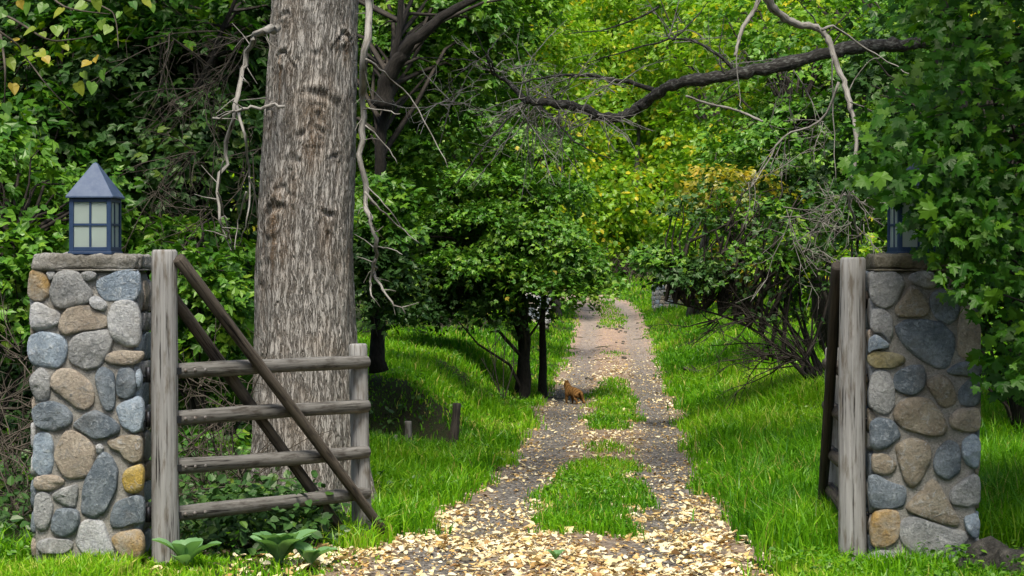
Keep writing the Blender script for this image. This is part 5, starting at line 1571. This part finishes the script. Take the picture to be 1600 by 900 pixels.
# ------------------------------------------------------------------ the cat
def cat():
    Yc = 29.3
    p = px(896, 627, Yc)
    p.z = gz(p.x, p.y) + .006
    me = bpy.data.meshes.new('body')
    # facing left and a little away from the camera, head raised; local x forward
    J = [((-.115, 0, .172), .066), ((-.04, 0, .166), .074), ((.05, 0, .170), .072), ((.105, 0, .190), .062),      # pelvis .. chest
         ((.140, 0, .232), .046), ((.162, 0, .268), .048), ((.198, -.004, .262), .030), ((.216, -.006, .254), .018),  # neck, head, muzzle
         ((.100, .045, .125), .032), ((.108, .048, .07), .022), ((.108, .048, .015), .016), ((.130, .048, .010), .013),   # front leg
         ((.080, -.045, .125), .032), ((.075, -.048, .07), .022), ((.070, -.048, .015), .016), ((.092, -.048, .010), .013),
         ((-.105, .048, .125), .044), ((-.085, .052, .085), .028), ((-.135, .052, .055), .018), ((-.130, .052, .014), .015), ((-.105, .052, .010), .013),
         ((-.130, -.048, .125), .044), ((-.115, -.052, .085), .028), ((-.165, -.052, .055), .018), ((-.165, -.052, .014), .015), ((-.140, -.052, .010), .013),
         ((-.180, 0, .165), .022), ((-.210, .0, .11), .019), ((-.230, 0, .055), .017), ((-.275, 0, .025), .014),
         ((.158, .032, .322), .010), ((.158, -.032, .322), .010)]
    E = [(0, 1), (1, 2), (2, 3), (3, 4), (4, 5), (5, 6), (6, 7), (3, 8), (8, 9), (9, 10), (10, 11), (3, 12), (12, 13), (13, 14), (14, 15),
         (0, 16), (16, 17), (17, 18), (18, 19), (19, 20), (0, 21), (21, 22), (22, 23), (23, 24), (24, 25), (0, 26), (26, 27), (27, 28), (28, 29), (5, 30), (5, 31)]
    me.from_pydata([j[0] for j in J], E, [])
    o = bpy.data.objects.new('cat', me); col.objects.link(o)
    sk = o.modifiers.new('skin', 'SKIN')
    for v, j in zip(me.skin_vertices[0].data, J): v.radius = (j[1], j[1])
    me.skin_vertices[0].data[0].use_root = True
    ss = o.modifiers.new('sub', 'SUBSURF'); ss.levels = 2; ss.render_levels = 2
    m, nt, out = new_mat('ginger_fur')
    b = N(nt, 'ShaderNodeBsdfPrincipled'); b.inputs['Roughness'].default_value = .9; b.inputs['Specular IOR Level'].default_value = .1
    tc = N(nt, 'ShaderNodeTexCoord')
    wv = N(nt, 'ShaderNodeTexWave', i_Scale=7.0, i_Distortion=9.0, i_Detail=4.0); nt.links.new(tc.outputs['Object'], wv.inputs['Vector'])
    nt.links.new(ramp(nt, [(0.2, (0.075, 0.036, 0.010)), (.8, (.15, .078, .024))], wv.outputs[0]), b.inputs['Base Color'])
    nt.links.new(b.outputs[0], out.inputs[0])
    me.materials.append(m)
    o.location = p
    o.rotation_euler = (0, 0, math.radians(133))
    o.scale = (1.0, 1.08, 1.2)
    tag(o, 'small ginger cat standing in the wheel track, head raised', 'cat')
cat()

# ------------------------------------------------------------------ stumps, fallen branch, rocks, weeds
def stump(name, label, x, yb, yt, Y, r, lean, mat, seed, cat_='stump'):
    b = px(x, yb, Y); z = gz(b.x, Y)
    h = px(x, yt, Y).z - z
    e = log(name, (b.x, Y, z - .08), (b.x + lean, Y + .02, z + h), r, r * .85, mat, None, seed, 10, 8, .09)
    return tag(e, label, cat_)
stump('short_stump', 'pale weathered stub standing in the dark hollow of the bank', 638, 688, 658, 20.3, .048, .0, 'rail', 5)
stump('leaning_stump', 'charred black post leaning out of the grassy bank', 708, 672, 630, 20.6, .058, .03, 'darkwood', 6, 'post')
stump('tiny_stump', 'tiny broken peg beside the pale weathered stub', 617, 705, 680, 20.0, .02, .01, 'rail', 7)
def fallen():
    Y = 34
    e = branch_obj = MB().tube(curve_pts([px(1068, 574, Y), px(1090, 581, Y), px(1118, 582, Y), px(1142, 579, Y)], 4), [.03, .05, .05, .03], 8)
    e.tube([px(1092, 581, Y), px(1080, 570, Y)], [.02, .01], 6)
    o = e.build('fallen_branch', M['darkwood'])
    dz = gz(px(1105, 580, Y).x, Y) + .12 - px(1105, 580, Y).z
    o.location.z = dz
    tag(o, 'dark fallen branch lying in the grass below the many-stemmed shrub', 'branch')
fallen()
def sapling():
    rs = np.random.default_rng(12)
    p = px(784, 612, 28.5); z = gz(p.x, 28.5)
    e = empty('bare_sapling', (p.x, 28.5, z - .03), 'thin leafless sapling with upright stems by the round maple', 'sapling')
    for k, (tx, ty) in enumerate(((760, 528), (775, 512), (790, 518), (802, 535), (752, 560))):
        t = px(tx, ty, 28.5)
        mid = (Vector((p.x, 28.5, z)) + t) / 2 + Vector(rs.normal(0, .05, 3))
        cp = curve_pts([(p.x + .01 * k, 28.5, z - .03), mid, t], 4)
        s = MB().tube(cp, list(np.linspace(.013, .004, len(cp))), 5)
        for q in (4, 6):
            s.tube([cp[q], cp[q] + Vector((rs.normal(0, .1), 0, .18))], [.005, .002], 4)
        s.build('stem', M['twigdark'], e)
sapling()

def rock(name, label, c, r, mat, seed, group=None):
    rs = np.random.default_rng(int(seed))
    n, m = 18, 10
    V, Q = [], []
    for i in range(m + 1):
        for k in range(n):
            a, b = 2 * math.pi * k / n, math.pi * i / m
            V.append((math.cos(a) * math.sin(b), math.sin(a) * math.sin(b), math.cos(b)))
    V = np.array(V)
    V = np.sign(V) * np.abs(V) ** .8
    V = V * (1 + .28 * fbm(V[:, 0] * 1.6 + seed, V[:, 1] * 1.6, V[:, 2] * 1.6, 3))[:, None] * np.array(r)
    Q = np.array([(i * n + k, (i + 1) * n + k, (i + 1) * n + (k + 1) % n, i * n + (k + 1) % n) for i in range(m) for k in range(n)])
    o = link(name, np_mesh(name, V, [Q]), None, [M[mat]])
    o.location = c
    return tag(o, label, 'rock', group)
for i, (x, y, Y, r) in enumerate(((1548, 868, 10.25, (.13, .12, .12)), (1590, 880, 10.1, (.12, .13, .11)), (1592, 815, 10.6, (.06, .07, .07)), (1512, 882, 10.15, (.075, .07, .06)))):
    p = px(x, y, Y)
    p.z = gz(p.x, p.y) + r[2] * .45
    rock('dark_rock', ['largest dark rock heaped against the foot of the shaded pillar', 'dark rock lying just outside the largest one by the shaded pillar', 'small dark rock in the tall grass outside the shaded pillar', 'flat dark rock touching the front of the shaded pillar'][i], p, r, 'darkrock', 200 + i, 'dark rocks by the shaded pillar')
rs1 = np.random.default_rng(55)
for i, (x, y) in enumerate(((938, 513), (934, 511), (944, 511), (967, 520), (970, 518), (973, 514), (977, 520), (963, 516), (963, 536), (974, 535), (973, 538), (996, 506), (1003, 512), (995, 515), (948, 544), (975, 561), (918, 593), (925, 595), (968, 512), (921, 560))):
    # solve for the depth where the track shows this row
    Ys = np.linspace(22, 76, 2000)
    Xs = (x - 800) / F * Ys
    row = HOR - (ground(Xs, Ys) - EYE) / Ys * F
    Y = float(Ys[int(np.argmin(np.abs(row - y)))])
    X = (x - 800) / F * Y
    s = float(rs1.uniform(.028, .055))
    o = rock('dark_clod', 'dark clod lying on the bare far track', (X, Y, gz(X, Y) + s * .5), (s, s * .9, s * .7), 'darkrock', 300 + i, 'dark clods on the far track')
    o['category'] = 'clod'

def weed(label, x, y, Y, n, size, seed):
    rs = np.random.default_rng(int(seed))
    p = px(x, y, Y); z = gz(p.x, Y)
    e = empty('broadleaf_weed', (p.x, Y, z), label, 'weed', 'broad-leaved weeds by the gate')
    for k in range(n):
        a = 2 * math.pi * k / n + rs.uniform(-.4, .4)
        tilt = rs.uniform(.9, 1.45)
        L = size * rs.uniform(.7, 1.15)
        out = Vector((math.cos(a), math.sin(a), 0))
        V, Q = [], []
        m = 7
        side = Vector((-math.sin(a), math.cos(a), 0))
        for i in range(m):
            t = i / (m - 1)
            wdt = L * (.05 if t < .2 else .25 * math.sin(math.pi * min(1, (t - .12) / .9)) ** .7 + .012)
            c = Vector((p.x, Y, z + .01)) + out * L * (t * math.cos(tilt) + .25 * t * t) + Vector((0, 0, L * (t * math.sin(tilt) - .35 * t * t)))
            V += [c - side * wdt + Vector((0, 0, wdt * .35)), c, c + side * wdt + Vector((0, 0, wdt * .35))]
        for i in range(m - 1):
            for j in (0, 1): Q.append((i * 3 + j, i * 3 + j + 1, i * 3 + j + 4, i * 3 + j + 3))
        link('leaf', np_mesh('leaf', np.array([tuple(v) for v in V]), [np.array(Q)], [np.full(len(Q), rs.uniform(0, 1))], True), e, [M['leaf_weed']])
weed('largest pale broad-leaved weed growing in front of the ajar gate', 436, 880, 10.3, 13, .31, 1)
weed('pale broad-leaved weed at the foot of the gate hinge post', 290, 893, 10.2, 9, .27, 2)
weed('pale broad-leaved weed between the largest one and the leaf carpet', 484, 888, 10.25, 8, .21, 3)
weed('small broad-leaved seedling on the leaf-strewn wheel track', 868, 890, 10.5, 5, .09, 4)

# ------------------------------------------------------------------ old stone posts far down the track
def far_post(label, x, yb, yt, Y, w, seed):
    rs = np.random.default_rng(int(seed))
    b = px(x, yb, Y); z = gz(b.x, Y)
    h = (yb - yt) / F * Y
    e = empty('stone_post', (b.x, Y, z - .1), label, 'pillar', 'old stone posts far down the track')
    X = Matrix.Translation((b.x, Y, z))
    rough_box('mortar_core', (-w / 2, -w / 2, -.15), (w / 2, w / 2, h), (8, 8, 10), .01, seed, X, M['mortar'], e, 6, .04)
    for k in range(4):
        fx = X @ Matrix.Rotation(k * math.pi / 2, 4, 'Z') @ Matrix.Translation((0, -w / 2 + .004, 0))
        for i, (mn, poly) in enumerate(random_face_stones(w, 0, h, rs)):
            stone('stone', e, poly, .05, mn, seed + i + k * 20, fx)
far_post('pale stone post glimpsed between the stems of the round maple', 838, 548, 500, 52, .75, 71)
far_post('grey stone post half hidden behind the many-stemmed shrub at the far bend', 1045, 482, 444, 66, 1.1, 72)
